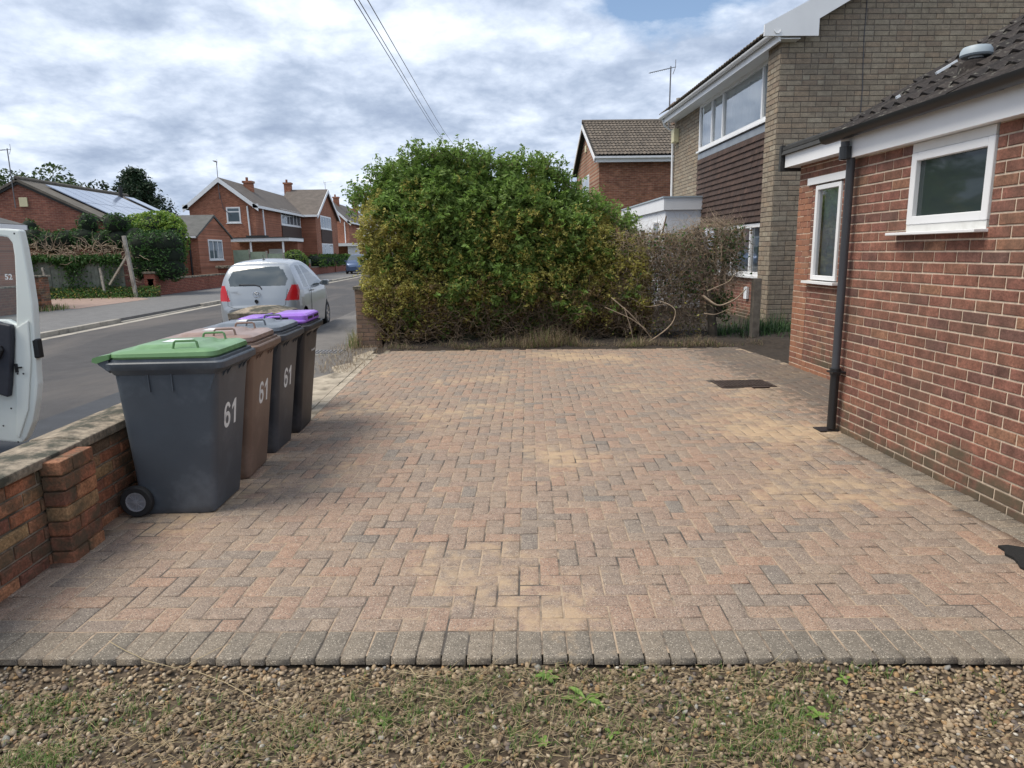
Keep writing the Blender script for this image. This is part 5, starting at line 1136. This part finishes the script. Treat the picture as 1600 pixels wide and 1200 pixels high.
# door hinged at (SX, 5.02): panel in a vertical plane facing back toward the camera
def DP(px, py, dy=0.):
    p = AYp(px, py, 5.0+dy); return (p[0], p[2])
edge = [DP(*p) for p in ((30, 359), (36, 385), (44, 430), (51, 475), (54, 520), (56, 560), (58, 590), (59, 600), (57, 625), (51, 660), (41, 684), (34, 692))]
xl = SX+.02
outer = [(xl, edge[0][1]+.0), (-3.75, edge[0][1]+.018), (-3.33, edge[0][1]+.010)]+edge+[(-3.60, edge[-1][1]+.02), (xl, edge[-1][1]+.04)]
wtop = [DP(*p) for p in ((0, 369), (12, 371), (19, 380), (22, 400), (24, 440), (25, 480), (25, 508), (8, 500))]
win = [(xl+.12, wtop[0][1])]+wtop+[(xl+.12, wtop[-1][1]+.03)]
# door shell = outer ring around the window opening, built as a bridged polygon
mb = MB()
import itertools
def ringslab(mb, outer, inner, y0, y1, m=0):
    bm = bmesh.new()
    vo = [bm.verts.new((x, y0, z)) for x, z in outer]; vi = [bm.verts.new((x, y0, z)) for x, z in inner]
    es = [bm.edges.new((vo[i], vo[(i+1) % len(vo)])) for i in range(len(vo))]+[bm.edges.new((vi[i], vi[(i+1) % len(vi)])) for i in range(len(vi))]
    bmesh.ops.triangle_fill(bm, use_beauty=True, use_dissolve=False, edges=es)
    r = bmesh.ops.extrude_face_region(bm, geom=bm.faces[:]); bmesh.ops.translate(bm, verts=[v for v in r['geom'] if isinstance(v, bmesh.types.BMVert)], vec=(0, y1-y0, 0))
    bm.verts.index_update(); mb.add([v.co[:] for v in bm.verts], [tuple(v.index for v in f.verts) for f in bm.faces], m); bm.free()
ringslab(mb, outer, win, 5.0, 5.07)
d = mb.build('door', 'white_paint_van', t, bevel=.012, seg=2)
inner = [(x-.045 if x > -3.6 else x, z) for x, z in outer]; inset = [(x, z) for x, z in inner]
mb = MB(); low = [(xl+.02, .95)]+[DP(*p) for p in ((24, 545), (26, 600), (24, 660), (18, 678))]+[(xl+.02, .36)]
mb.prism([DP(*p) for p in ((26, 512), (46, 500), (50, 560), (46, 640), (32, 684), (27, 680))], 'y', 4.985, 5.0); mb.build('door_edge_flange', 'white_paint_van', d, bevel=.008)
mb = MB(); trim = [(xl+.05, 1.10)]+[DP(*p) for p in ((0, 501), (8, 504), (24, 507), (25, 530), (24, 560), (22, 600), (20, 619), (0, 612))]+[(xl+.05, .62)]
mb.prism(trim, 'y', 4.945, 4.999); tr_ = mb.build('door_trim', 'trim_dark', d, bevel=.015, seg=3)
mb = MB(); p0 = DP(0, 560); mb.prism([(xl+.2, p0[1]+.03), DP(10, 560), DP(16, 545), DP(12, 538), (xl+.2, p0[1]+.12)], 'y', 4.915, 4.95); mb.build('door_pocket', 'black_plastic', tr_, bevel=.012)
mb = MB(); mb.add([(x, 5.035, z) for x, z in win], [tuple(range(len(win)))]); mb.build('door_window', 'glass', d)
mb = MB(); p = DP(28, 574); mb.box((p[0]-.008, 4.975, p[1]-.035), (p[0]+.012, 4.995, p[1]+.03)); mb.bar((p[0], 4.97, p[1]), (p[0]+.05, 4.965, p[1]+.004), .012); mb.build('latch', 'black_plastic', d, bevel=.003)
mb = MB()
for q in ((31, 583), (40, 583), (21, 637), (9, 664), (26, 365), (32, 689)): 
    c = DP(*q); mb.lathe([(.007, 4.975), (.001, 4.972)], (c[0], 0, c[1]), 'y', 10)
mb.each('screw', 'black_plastic', d)
mb = MB(); p = DP(54, 545); mb.box((p[0]-.018, 5.0, p[1]-.07), (p[0]+.028, 5.055, p[1]+.07)); mb.build('outer_handle', 'black_plastic', d, bevel=.01)
m_ = Matrix.Rotation(R(90), 4, 'X'); q = DP(9, 437); m_.translation = (q[0], 5.033, q[1]); textmesh('sticker', '52', .055, 'label_white', d, m_, .0005, .001)

# ================================================================== OPPOSITE SIDE OF THE ROAD
def leafcrown(name, par, blobs, n, size, mats, aspect=.6, seed=1, wts=None):
    """blobs: (cx,cy,cz,rx,ry,rz)"""
    vol = np.array([b[3]*b[4]*b[5] for b in blobs]); pk = rng.choice(len(blobs), n, p=vol/vol.sum()); B = np.array(blobs)[pk]
    d = rng.normal(size=(n, 3)); d /= np.linalg.norm(d, axis=1)[:, None]; r = 1-rng.exponential(.13, n); r = np.clip(r, .2, 1.12)
    P = B[:, :3]+d*B[:, 3:]*r[:, None]
    f = np.array([noise.noise((p[0]*.9/size/3, p[1]*.9/size/3, p[2]*.9/size/3)) for p in P]); k = f > -.22; P = P[k]
    return leaves(name, P, rng.uniform(.6, 1.3, len(P))*size, mats, rng.choice(len(mats), len(P), p=wts), par, aspect=aspect)
# near-side boundary wall + pier
t = thing('street_wall', 'dark red brick boundary wall across the road ending in a stone-capped pier, at the left', 'wall')
mb = MB(); mb.box((-14.35, 12, -.1), (-14.12, 22.2, .80)); mb.build('brickwork', 'wall_brick_y', t)
mb = MB(); mb.box((-14.38, 12, .80), (-14.09, 22.2, .85)); mb.build('coping', 'coping_mat', t, bevel=.01)
mb = MB(); 
for u, n, O in (((0, 1, 0), (1, 0, 0), (-13.98, 22.2, -.05)), ((1, 0, 0), (0, -1, 0), (-14.46, 22.2, -.05))): mb.xf = XF(O, u, n); brickwall(mb, .48, 1.12, dp=.006, bw=.24)
mb.xf = Matrix(); mb.box((-14.45, 22.21, -.05), (-13.99, 22.67, 1.07), 1); p = mb.build('pier', ['brick_garden', 'mortar_old'], t); mb = MB(); mb.box((-14.52, 22.13, 1.07), (-13.92, 22.74, 1.13)); mb.build('pier_cap', 'coping_mat', p, bevel=.015)
# garage roof far left
t = thing('garage', 'low garage with dark tiled roof just above the open van door', 'garage')
mb = MB(); mb.prism([(-22.5, 2.78), (-19, 3.9), (-15.25, 2.78), (-15.25, 2.72), (-19, 3.84), (-22.5, 2.72)], 'y', 20.4, 24.0); mb.build('roof', 'grey_roof_x', t); mb = MB(); mb.box((-15.26, 20.4, 2.60), (-15.22, 24.0, 2.76)); mb.box((-15.4, 23.97, 2.60), (-15.22, 24.01, 2.76)); mb.build('fascia', 'upvc', t)
mb = MB(); mb.box((-22.0, 20.6, 0), (-15.6, 23.8, 2.72)); mb.build('wall', 'far_brick_x', t)
# fence with ivy
t = thing('timber_fence', 'old grey-green boarded fence half covered in ivy beyond the drive', 'fence')
mb = MB(); x = -20.5
while x < -15.25: mb.box((x, 29.60+random.uniform(-.01, .01), .05), (x+.142, 29.63, 1.66+random.uniform(-.03, .03))); x += .15
mb.build('boards', 'wood_fence', t)
mb = MB(); mb.bar((-20.5, 29.66, 1.35), (-15.25, 29.66, 1.35), .06); mb.bar((-20.5, 29.66, .4), (-15.25, 29.66, .4), .06); mb.each('rail', 'wood_fence', t)
t2 = thing('ivy', 'ivy hanging over the top of the old timber fence', 'ivy')
n = 3400; x = rng.uniform(-20.3, -15.1, n); z = 1.74-np.abs(rng.normal(0, .18, n))*(1+.9*np.array([noise.noise((q*.9, 0, 0)) for q in x])*1.6)+rng.normal(0, .05, n)
leaves('foliage', np.column_stack([x, 29.55-rng.exponential(.06, n), z]), rng.uniform(.06, .13, n), 'ivy', np.zeros(n, int), t2, aspect=.85)
n = 900; cx_ = rng.choice([-18.9, -17.3, -16.9, -15.6], n); leaves('trailing_foliage', np.column_stack([cx_+rng.normal(0, .22, n), 29.52-rng.exponential(.05, n), rng.uniform(.3, 1.7, n)]), rng.uniform(.06, .12, n), 'ivy', np.zeros(n, int), t2, aspect=.85)
for lab, a, b, w_ in (('tall leaning concrete post at the end of the timber fence', (-14.36, 28.9, .0), (-14.62, 29.0, 2.52), .13), ('pale short leaning post against the timber fence right of centre', (-15.78, 29.2, .2), (-15.92, 29.35, 1.25), .09), ('pale short leaning post against the timber fence near the brick pier', (-18.05, 29.2, .2), (-18.25, 29.35, 1.30), .09), ('tall thin concrete post at the left end of the timber fence', (-19.2, 29.8, .0), (-19.3, 29.8, 2.45), .13)):
    mb = MB(); mb.bar(a, b, w_); tag(mb.build('concrete_post', 'concrete', bevel=.01, seg=1), lab, 'post', 'posts along the timber fence')
mb = MB(); mb.bar((-15.62, 29.35, .55), (-14.75, 29.5, 1.85), .15, .06); tag(mb.build('leaning_board', 'beige_block'), 'brown board leaning diagonally beside the tall concrete post', 'board')
t = thing('dead_hedge', 'bare bleached branches above and beside the timber fence', 'dead hedge'); paths = []
for i in range(300):
    x = rng.uniform(-20.3, -14.5); z0_ = rng.uniform(1.5, 2.2) if x < -15.3 else rng.uniform(.4, 2.0); paths.append((wander((x, 29.8+rng.normal(0, .25), z0_), (rng.normal(0, 1), rng.normal(-.2, .4), rng.normal(.35, .5)), rng.uniform(.3, .95), 6, .35), rng.uniform(.008, .026), .004))
twigs('branches', paths, 'dead_wood', t)
# conifer hedge
t = thing('conifer_hedge', 'dark green conifer hedge rising behind the timber fence and bulging at its right end', 'hedge')
bl = [(-20.3+i*.75, 31.1, 2.45+.1*math.sin(i*2.1), .65, .7, .52) for i in range(8)]+[(-17.2, 31.2, 3.1, .45, .5, .55), (-19.7, 31.2, 3.0, .35, .4, .4), (-15.9, 31, 3.1, .6, .6, .5)]
bl += [(-14.6+.5*i, 30.6, z, .72, .8, .62) for i in range(3) for z in (1.2, 1.75, 2.2)]
o = leafcrown('foliage', t, bl, 15000, .15, ['conifer', 'conifer', 'ivy'], .35)
mb = MB()
for b in bl: 
    for s_ in (1,): mb.v += []
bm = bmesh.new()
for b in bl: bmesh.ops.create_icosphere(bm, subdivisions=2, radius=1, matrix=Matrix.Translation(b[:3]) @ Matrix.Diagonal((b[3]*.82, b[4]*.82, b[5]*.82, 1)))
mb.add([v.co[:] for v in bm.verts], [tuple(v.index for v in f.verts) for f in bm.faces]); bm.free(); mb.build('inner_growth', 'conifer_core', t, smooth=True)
t = thing('lime_shrub', 'bright lime green shrub rounding over the dark conifer hedge', 'shrub')
bl = [(-14.4, 31.7, 2.95, 1.15, 1.0, .75), (-13.55, 31.3, 2.35, .55, .8, .8), (-15.4, 32.1, 3.0, .8, .8, .6), (-14.1, 31.6, 3.1, .65, .7, .45)]
leafcrown('foliage', t, bl, 8500, .12, ['lime', 'hedge_leaf'], .6, wts=[.75, .25])
twigs('trunk', [(wander((-14.4, 32.4, 0), (.05, 0, 1), 2.8, 6, .1), .08, .03)], 'bark', t, 6)
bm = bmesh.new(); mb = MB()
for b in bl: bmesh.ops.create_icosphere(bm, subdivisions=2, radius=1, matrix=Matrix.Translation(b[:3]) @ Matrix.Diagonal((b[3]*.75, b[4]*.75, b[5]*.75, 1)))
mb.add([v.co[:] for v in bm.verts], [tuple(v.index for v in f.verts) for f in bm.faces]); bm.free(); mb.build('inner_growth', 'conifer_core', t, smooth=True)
# weeds at the foot of the fence and wall
n = 5200; x = rng.uniform(-18.5, -13.6, n); y = 29.5-rng.exponential(.25, n)-.45*(x+18.5)/5*0; P = np.column_stack([x, y, rng.uniform(.02, .50, n)*np.exp(-(29.5-y))])
tag(leaves('fence_weeds', P, rng.uniform(.06, .13, n), ['ivy', 'hedge_leaf', 'leaf_yellow', 'leaf_brown'], rng.choice(4, n, p=[.45, .35, .1, .1])), 'rough green weeds along the foot of the timber fence', kind='stuff')
n = 350; P = np.column_stack([rng.normal(-13.9, .15, n), rng.normal(22.5, .3, n), np.full(n, .02)]); tag(blades('tall_weed', P, rng.uniform(.05, .25, n), rng.uniform(.1, .8, n), .012, ['grass', 'straw'], rng.choice([0, 1], n)), 'weeds at the foot of the stone-capped street pier', kind='stuff')
# low brick wall fronting the next plots
t = thing('low_brick_wall', 'low red brick wall across the road between the conifer hedge and the silver car', 'wall')
mb = MB(); mb.box((-14.3, 29.9, -.1), (-14.08, 38.2, .66)); mb.build('brickwork', 'low_brick_y', t); mb = MB(); mb.box((-14.33, 29.9, .66), (-14.05, 38.2, .74)); mb.build('coping', 'coping_mat', t)
mb = MB(); mb.box((-14.45, 29.9, -.1), (-14.0, 30.3, .95)); p = mb.build('pier', 'low_brick_y', t); mb = MB(); mb.box((-14.5, 29.85, .95), (-13.95, 30.35, 1.05)); mb.build('pier_cap', 'coping_mat', p, bevel=.02)
mb = MB(); mb.box((-14.45, 38.2, -.1), (-13.95, 38.7, 1.0)); p = mb.build('pier', 'low_brick_y', t); mb = MB(); mb.box((-14.55, 38.1, 1.0), (-13.85, 38.8, 1.14)); mb.build('pier_cap', 'coping_mat', p, bevel=.03)
t = thing('low_brick_wall', 'long low red brick wall in front of the clipped hedge right of the silver car', 'wall')
mb = MB(); mb.box((-14.3, 56, -.1), (-14.05, 92, .62)); mb.build('brickwork', 'low_brick_y', t); mb = MB(); mb.box((-14.33, 56, .62), (-14.02, 92, .70)); mb.build('coping', 'coping_mat', t)
for yy in (56, 66, 78): mb = MB(); mb.box((-14.4, yy, -.1), (-13.95, yy+.5, 1.0)); mb.build('pier', 'low_brick_y', t)

# bungalow with solar panels
t = thing('solar_bungalow', 'red brick bungalow with a gable end and solar panels on its roof', 'bungalow')
XR, ZR = -20.4, 5.15; XEv, ZE = -16.1, 3.02; XL = -24.7
mb = MB(); mb.box((XL+.3, 32, -.1), (XEv-.3, 41.2, 3.05)); mb.prism([(XL+.3, 3.05), (XEv-.3, 3.05), (XR, 5.02)], 'y', 32, 41.2); mb.build('wall', 'bung_brick', t)
mb = MB(); mb.prism([(XL, ZE), (XR, ZR), (XEv, ZE), (XEv, ZE-.10), (XR, ZR-.12), (XL, ZE-.10)], 'y', 31.85, 41.4); r = mb.build('roof', 'bung_roof', t)
mb = MB(); mb.tube([(XR, 31.85, ZR+.02), (XR, 41.4, ZR+.02)], .10, 8); mb.build('ridge', 'bung_roof', r)
mb = MB(); mb.prism([(XL, ZE-.10), (XR, ZR-.12), (XEv, ZE-.10), (XEv, ZE-.2), (XR, ZR-.24), (XL, ZE-.2)], 'y', 31.9, 31.96); mb.build('bargeboard', 'felt', t)
sl_ = (ZR-ZE)/(XEv-XR)
def RP(x, off): return (x, ZR-sl_*(x-XR)+off)
def panel(y0, y1, xa, xb):
    mb = MB(); mb.prism([RP(xa, .12), RP(xb, .12), RP(xb, .075), RP(xa, .075)], 'y', y0+.015, y1-.015); mb.build('solar_panel', 'solar_panel', r)
yy = 33.0
for i in range(6): 
    for xa, xb in ((XR+.55, XR+2.15), (XR+2.2, XR+3.8)):
        if not (i > 9 and xb > XR+3): panel(yy, yy+1.02, xa, xb)
    yy += 1.04
for i in range(1):
    panel(40.1+i*1.04, 41.1+i*1.04, XR+.5, XR+2.1)
mb = MB(); mb.tube([(XR+.55, 39.6, ZR-.4), (XR+.55, 39.6, ZR+.35)], .10, 8); mb.build('flue', 'felt', r)
mb = MB(); mb.box((-20.45, 31.93, 3.95), (-20.1, 31.99, 4.35)); mb.build('alarm_box', 'cream_box', t)
aerial(t, -20.55, 31.8, 3.9, 6.4, (-1, .1, -.05), .9)
mb = MB(); mb.box((-18.1, 31.9, 2.6), (-15.9, 31.95, 2.72)); mb.build('eaves_board', 'upvc', t)
# annex
t = thing('brick_annex', 'small red brick annex with grey tiled roof and white window beside the big house', 'building')
ax0, ax1, ay0, ay1, ae, ar = -19.5, -15.4, 38.3, 43.2, 2.78, 3.95
mb = MB(); mb.box((ax0, ay0, -.1), (ax1, ay1, ae)); mb.prism([(ay0, ae), (ay1, ae), ((ay0+ay1)/2, ar-.1)], 'x', ax0, ax1); mb.build('wall', 'far_brick_x', t)
mb = MB(); ym = (ay0+ay1)/2; mb.prism([(ay0-.25, ae-.02), (ym, ar+.05), (ay1+.25, ae-.02), (ay1+.25, ae-.12), (ym, ar-.08), (ay0-.25, ae-.12)], 'x', ax0, ax1+.06); mb.build('roof', 'grey_roof_x', t)
mb = MB(); mb.box((ax0, ay0-.30, ae-.14), (ax1, ay0-.2, ae-.04)); mb.build('gutter', 'upvc', t); mb = MB(); mb.tube([(ax1-.45, ay0-.06, ae-.1), (ax1-.45, ay0-.06, 0)], .05, 6); mb.build('downpipe', 'black_plastic', t)
window(t, (ax1+.02, ay0+2.0+1.6, 1.5), (0, -1, 0), (1, 0, 0), 1.6, 1.05, mull=(.33, .66)) if False else window(t, (ax1+.03, ay0+1.3, 1.45), (0, 1, 0), (1, 0, 0), 2.1, 1.15, mull=(.33, .66), fw=.09)
# gabled houses
def big_house(name, lab, x0, x1, y0, y1, ze, zr, wing=None, chim=(), wins=()):
    t = thing(name, lab, 'house'); xm = (x0+x1)/2
    mb = MB(); mb.box((x0, y0, -.1), (x1, y1, ze)); mb.prism([(x0, ze), (x1, ze), (xm, zr-.15)], 'y', y0, y1); mb.build('wall', 'far_brick_x', t)
    ov = .32; s_ = (zr-ze)/(xm-x0)
    def slab(o): return [(x0-ov, ze-ov*s_+.06+o), (xm, zr+.06+o), (x1+ov, ze-ov*s_+.06+o)]
    a = slab(0); b = slab(-.16)
    mb = MB(); mb.prism(a+list(reversed(b)), 'y', y0-.25, y1+.2); r = mb.build('roof', 'far_roof_y', t)
    c = slab(-.02); d = slab(-.34); mb = MB(); mb.prism(c+list(reversed(d)), 'y', y0-.31, y0-.255); mb.box((x0-ov-.02, y0-.31, ze-.30), (x0+.05, y0-.25, ze-.02)); mb.box((x1-.05, y0-.31, ze-.30), (x1+ov+.02, y0-.25, ze-.02)); mb.build('bargeboard', 'upvc', t)
    mb = MB(); mb.box((x1+ov-.04, y0-.3, ze-.32), (x1+ov+.06, y1, ze-.14)); mb.build('gutter', 'upvc', t)
    if wing:
        wx, wy0, wy1, wr = wing; ym = (wy0+wy1)/2
        mb = MB(); mb.box((x1-.5, wy0, -.1), (wx, wy1, ze)); mb.prism([(wy0, ze), (wy1, ze), (ym, wr-.12)], 'x', x1-.5, wx); mb.build('wing_wall', 'far_brick_y', t)
        def s2(o): return [(wy0-.3, ze-.12+o), (ym, wr+.06+o), (wy1+.3, ze-.12+o)]
        mb = MB(); mb.prism(s2(0)+list(reversed(s2(-.16))), 'x', xm, wx+.25); mb.build('wing_roof', 'far_roof_x', r)
        mb = MB(); mb.prism(s2(-.02)+list(reversed(s2(-.32))), 'x', wx+.255, wx+.31); mb.build('wing_bargeboard', 'upvc', t)
        mb = MB(); mb.box((x1+.2, wy0-.40, ze-.30), (wx+.25, wy0-.28, ze-.12)); mb.build('wing_gutter', 'upvc', t)
    for (x, y, z0_, z1_) in chim:
        mb = MB(); mb.box((x-.30, y-.3, z0_), (x+.30, y+.3, z1_)); mb.box((x-.37, y-.37, z1_-.15), (x+.37, y+.37, z1_)); mb.tube([(x-.1, y, z1_), (x-.1, y, z1_+.28)], .10, 8); mb.build('chimney', 'far_brick_x', r)
    return t, r
t, r = big_house('brick_house', 'large red brick house with white gable boards, chimney and projecting wing, beyond the silver car', -20.5, -15.95, 50, 68, 5.25, 7.0, (-14.7, 62.4, 71.5, 7.65), [(-17.7, 54.5, 6.3, 7.25), (-18.1, 66.9, 6.9, 8.35)])
window(t, (-17.95, 49.97, 3.95), (1, 0, 0), (0, -1, 0), .98, 1.1, trans=((0, .7),), fw=.1)
window(t, (-15.92, 56.2, 4.05), (0, 1, 0), (1, 0, 0), 5.8, 1.25, mull=(.22, .42, .62, .8), fw=.12)
mb = MB(); mb.box((-15.95, 56.2, 2.75), (-15.88, 62, 4.0)); mb.build('hung_tiles', 'hung_tile', t); mb = MB(); mb.box((-14.7, 64.2, 2.75), (-14.63, 68.6, 3.95)); mb.build('hung_tiles', 'hung_tile', t)
window(t, (-14.67, 64.2, 4.0), (0, 1, 0), (1, 0, 0), 4.4, 1.2, mull=(.25, .5, .75), fw=.12); window(t, (-14.67, 64.2, 1.3), (0, 1, 0), (1, 0, 0), 4.6, 1.4, mull=(.3, .7), fw=.12)
window(t, (-15.92, 52.4, 1.1), (0, 1, 0), (1, 0, 0), 2.4, 1.2, mull=(.5,), fw=.12)
for xx, yy in ((-16.45, 49.93), (-15.7, 50.9)): mb = MB(); mb.tube([(xx, yy, 5.1), (xx+.05, yy, 2.9)], .06, 6); mb.build('downpipe', 'upvc', t)
aerial(t, -18.25, 49.8, 5.6, 8.1, (.1, -1, .05), .8)
mb = MB(); mb.tube([(-18.25, 49.9, 6.0), (-18.1, 49.95, 4.9), (-17.6, 49.95, 4.5)], .02, 5); mb.build('aerial_cable', 'cable_black', t)
t, r = big_house('brick_house', 'red brick house partly hidden behind the left edge of the tall hedge', -19.6, -14.8, 78, 96, 5.35, 7.6, None, [(-17.0, 83, 6.9, 8.3), (-16.6, 93, 6.5, 8.5)])
window(t, (-14.77, 86, 3.9), (0, 1, 0), (1, 0, 0), 6, 1.3, mull=(.25, .5, .75), fw=.12); mb = MB(); mb.tube([(-15.2, 77.9, 5.2), (-15.2, 77.9, 2.9)], .06, 6); mb.build('downpipe', 'upvc', t)
mb = MB(); mb.box((-17.2, 75.5, 2.55), (-12.9, 78, 2.85)); mb.build('porch_roof', 'upvc', t); mb = MB(); mb.box((-14.6, 75.8, -.1), (-13.4, 76.0, 2.55)); mb.build('porch_door', 'upvc', t)
aerial(t, -17.3, 79, 7.5, 9.6, (1, .1, .1), .9); aerial(r, -14.9, 84, 6, 9.8, (1, .1, .1), .9)
t = thing('carport', 'flat-roofed white-edged carport in front of the large brick house', 'carport')
mb = MB(); mb.box((-17.0, 46.2, 2.58), (-12.7, 49.9, 2.80)); mb.build('roof', 'upvc', t); mb = MB(); mb.box((-17.05, 46.15, 2.80), (-12.65, 49.9, 2.85)); mb.box((-15.9, 47.5, 2.85), (-14.6, 48.2, 3.0)); mb.build('roof_felt', 'felt', t)
mb = MB(); mb.box((-16.9, 49.0, -.1), (-12.9, 49.2, 2.58)); mb.build('wall', 'far_brick_x', t)
for x in (-15.3, -13.2): mb = MB(); mb.box((x, 46.3, -.1), (x+.1, 46.4, 2.58)); mb.build('post', 'upvc', t)
mb = MB(); mb.box((-14.9, 48.95, .9), (-14.0, 49.0, 2.1)); mb.build('noticeboard', 'curtain', t)
t = thing('panel_fence', 'pale green timber panel fence in front of the carport', 'fence'); x = -14.9; k = 0
while x < -12.0:
    mb = MB(); z = 2.0-.12*k; mb.box((x, 42, 0), (x+.92, 42.04, z)); mb.build('panel', 'green_fence_wood', t); mb = MB(); mb.box((x+.92, 41.96, 0), (x+1.0, 42.08, z+.05)); mb.build('post', 'concrete', t); x += 1.0; k += 1
t = thing('panel_fence', 'pale green fence panels between the round bush and clipped hedge', 'fence'); 
for i in range(2): mb = MB(); mb.box((-15.6+i*.75, 57.4, 0), (-14.9+i*.75, 57.44, 1.3)); mb.build('panel', 'green_fence_wood', t)
for nm, lab, cat, bl, n, sz_ in (('round_bush', 'round clipped green bush behind the roof of the silver car', 'bush', [(-11.9, 44.2, 1.15, .85, .8, .85)], 2600, .13), ('clipped_hedge', 'bright green clipped box hedge on the long low brick wall', 'hedge', [(-14.55, 60+i*1.3, 1.05, .85, .9, .68) for i in range(18)], 9000, .22)):
    t = thing(nm, lab, cat); leafcrown('foliage', t, bl, n, sz_, ['hedge_leaf', 'leaf_green'], .6, wts=[.7, .3] if nm != 'round_bush' else [.2, .8])
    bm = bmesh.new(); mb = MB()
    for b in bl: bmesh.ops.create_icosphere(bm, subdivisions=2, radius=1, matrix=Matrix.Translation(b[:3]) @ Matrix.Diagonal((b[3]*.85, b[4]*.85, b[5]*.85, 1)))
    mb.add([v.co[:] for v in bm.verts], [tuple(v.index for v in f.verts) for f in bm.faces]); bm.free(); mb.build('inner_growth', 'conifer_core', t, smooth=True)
# cypress and trees behind
t = thing('cypress_tree', 'dark spreading cypress tree behind the solar panel bungalow', 'tree')
twigs('trunk', [(wander((-24, 50, 0), (0, 0, 1), 7.2, 7, .04), .25, .06)], 'bark', t, 6)
paths = []; P = []
for i in range(260):
    z = rng.uniform(2.2, 7.5); L_ = (7.9-z)*.58+.25; a = rng.uniform(0, 6.283); w = wander((-24, 50, z-.2), (math.cos(a), math.sin(a), .55), L_*rng.uniform(.75, 1.12), 6, .10); paths.append((w, .035, .01))
    for q in w[1:]:
        for _ in range(13): P.append(q+rng.normal(0, .17, 3))
twigs('limb', paths, 'bark', t, 3); leaves('foliage', np.array(P), rng.uniform(.16, .34, len(P)), 'conifer_far', np.zeros(len(P), int), t, aspect=.4, droop=-.4)
def tree(lab, x, y, h, rad, mats, n=3000, size=.42):
    t = thing('tree', lab, 'tree', 'trees beyond the bungalow'); ht = h*.35
    twigs('trunk', [(wander((x, y, 0), (0, 0, 1), h*.7, 6, .06), .28, .08)], 'bark', t, 6)
    lim = []; bl = []
    for i in range(11):
        a = rng.uniform(0, 6.283); w = wander((x, y, ht+rng.uniform(0, h*.3)), (math.cos(a), math.sin(a), rng.uniform(.4, 1.2)), rad*rng.uniform(.6, 1.05), 5, .15); lim.append((w, .09, .03)); e = w[-1]; bl.append((e[0], e[1], min(e[2], h-.8), rad*rng.uniform(.34, .5), rad*.45, rad*rng.uniform(.28, .42)))
    bl.append((x, y, h-rad*.35, rad*.4, rad*.4, rad*.35)); bl.append((x, y, h*.6, rad*.6, rad*.6, rad*.5))
    twigs('limb', lim, 'bark', t, 4); leafcrown('crown', t, bl, int(n*2.6), size*.8, mats, .6); return t
tree('broad green tree at the far left edge above the garage roof', -40, 62, 9.3, 4.2, ['tree_far'], 4500, .40)
tree('rounded green tree behind the left ridge end of the solar bungalow', -34.5, 60, 8.5, 3.0, ['tree_far', 'conifer_far'], 3600, .36)
tree('lower green tree behind the middle of the solar bungalow ridge', -37, 66, 8.7, 3.2, ['tree_far'], 3400, .40)
tree('dark feathery treetop just left of the dark cypress', -31.8, 60, 8.2, 1.8, ['conifer_far'], 2200, .32)
tree('small spiky treetop touching the left side of the dark cypress', -29.5, 60, 7.3, 1.2, ['conifer_far'], 1300, .30)
tree('low dark tree right of the dark cypress, left of the big house gable', -28.5, 70, 4.8, 2.6, ['conifer_far'], 2600, .40)
tree('tree low beyond the roofs between cypress and big house', -25.0, 75, 4.3, 2.4, ['tree_far'], 2400, .40)
# overhead cables
for lab, a, b in (('leftmost of the three overhead cables crossing the sky', (553, -6), (700, 228)), ('middle one of the three overhead cables crossing the sky', (560, -6), (703, 228)), ('rightmost of the three overhead cables crossing the sky', (574, -6), (712, 228))):
    A_ = Vector(AYp(a[0], a[1], 9)); B_ = Vector(AYp(b[0], b[1], 42)); A2 = A_+(A_-B_)*.25; pts = [A2.lerp(B_, i/24)-Vector((0, 0, .35*math.sin(math.pi*i/24)*(i/24))) for i in range(25)]
    mb = MB(); mb.tube(pts, .006, 5); tag(mb.build('overhead_cable', 'cable_black'), lab, 'cable', 'overhead cables across the sky')

# ------------------------------------------------------------------ put each Empty at the base of its thing
bpy.context.view_layer.update()
for o in [o for o in COL.objects if o.type == 'EMPTY' and o.parent is None and o.location.length < 1e-6]:
    cs = [ch.matrix_world @ Vector(c) for ch in o.children_recursive if ch.type == 'MESH' for c in ch.bound_box]
    if not cs: continue
    b = Vector(((min(c.x for c in cs)+max(c.x for c in cs))/2, (min(c.y for c in cs)+max(c.y for c in cs))/2, min(c.z for c in cs)))
    o.location = b
    for ch in o.children: ch.matrix_parent_inverse = Matrix.Translation(-b)
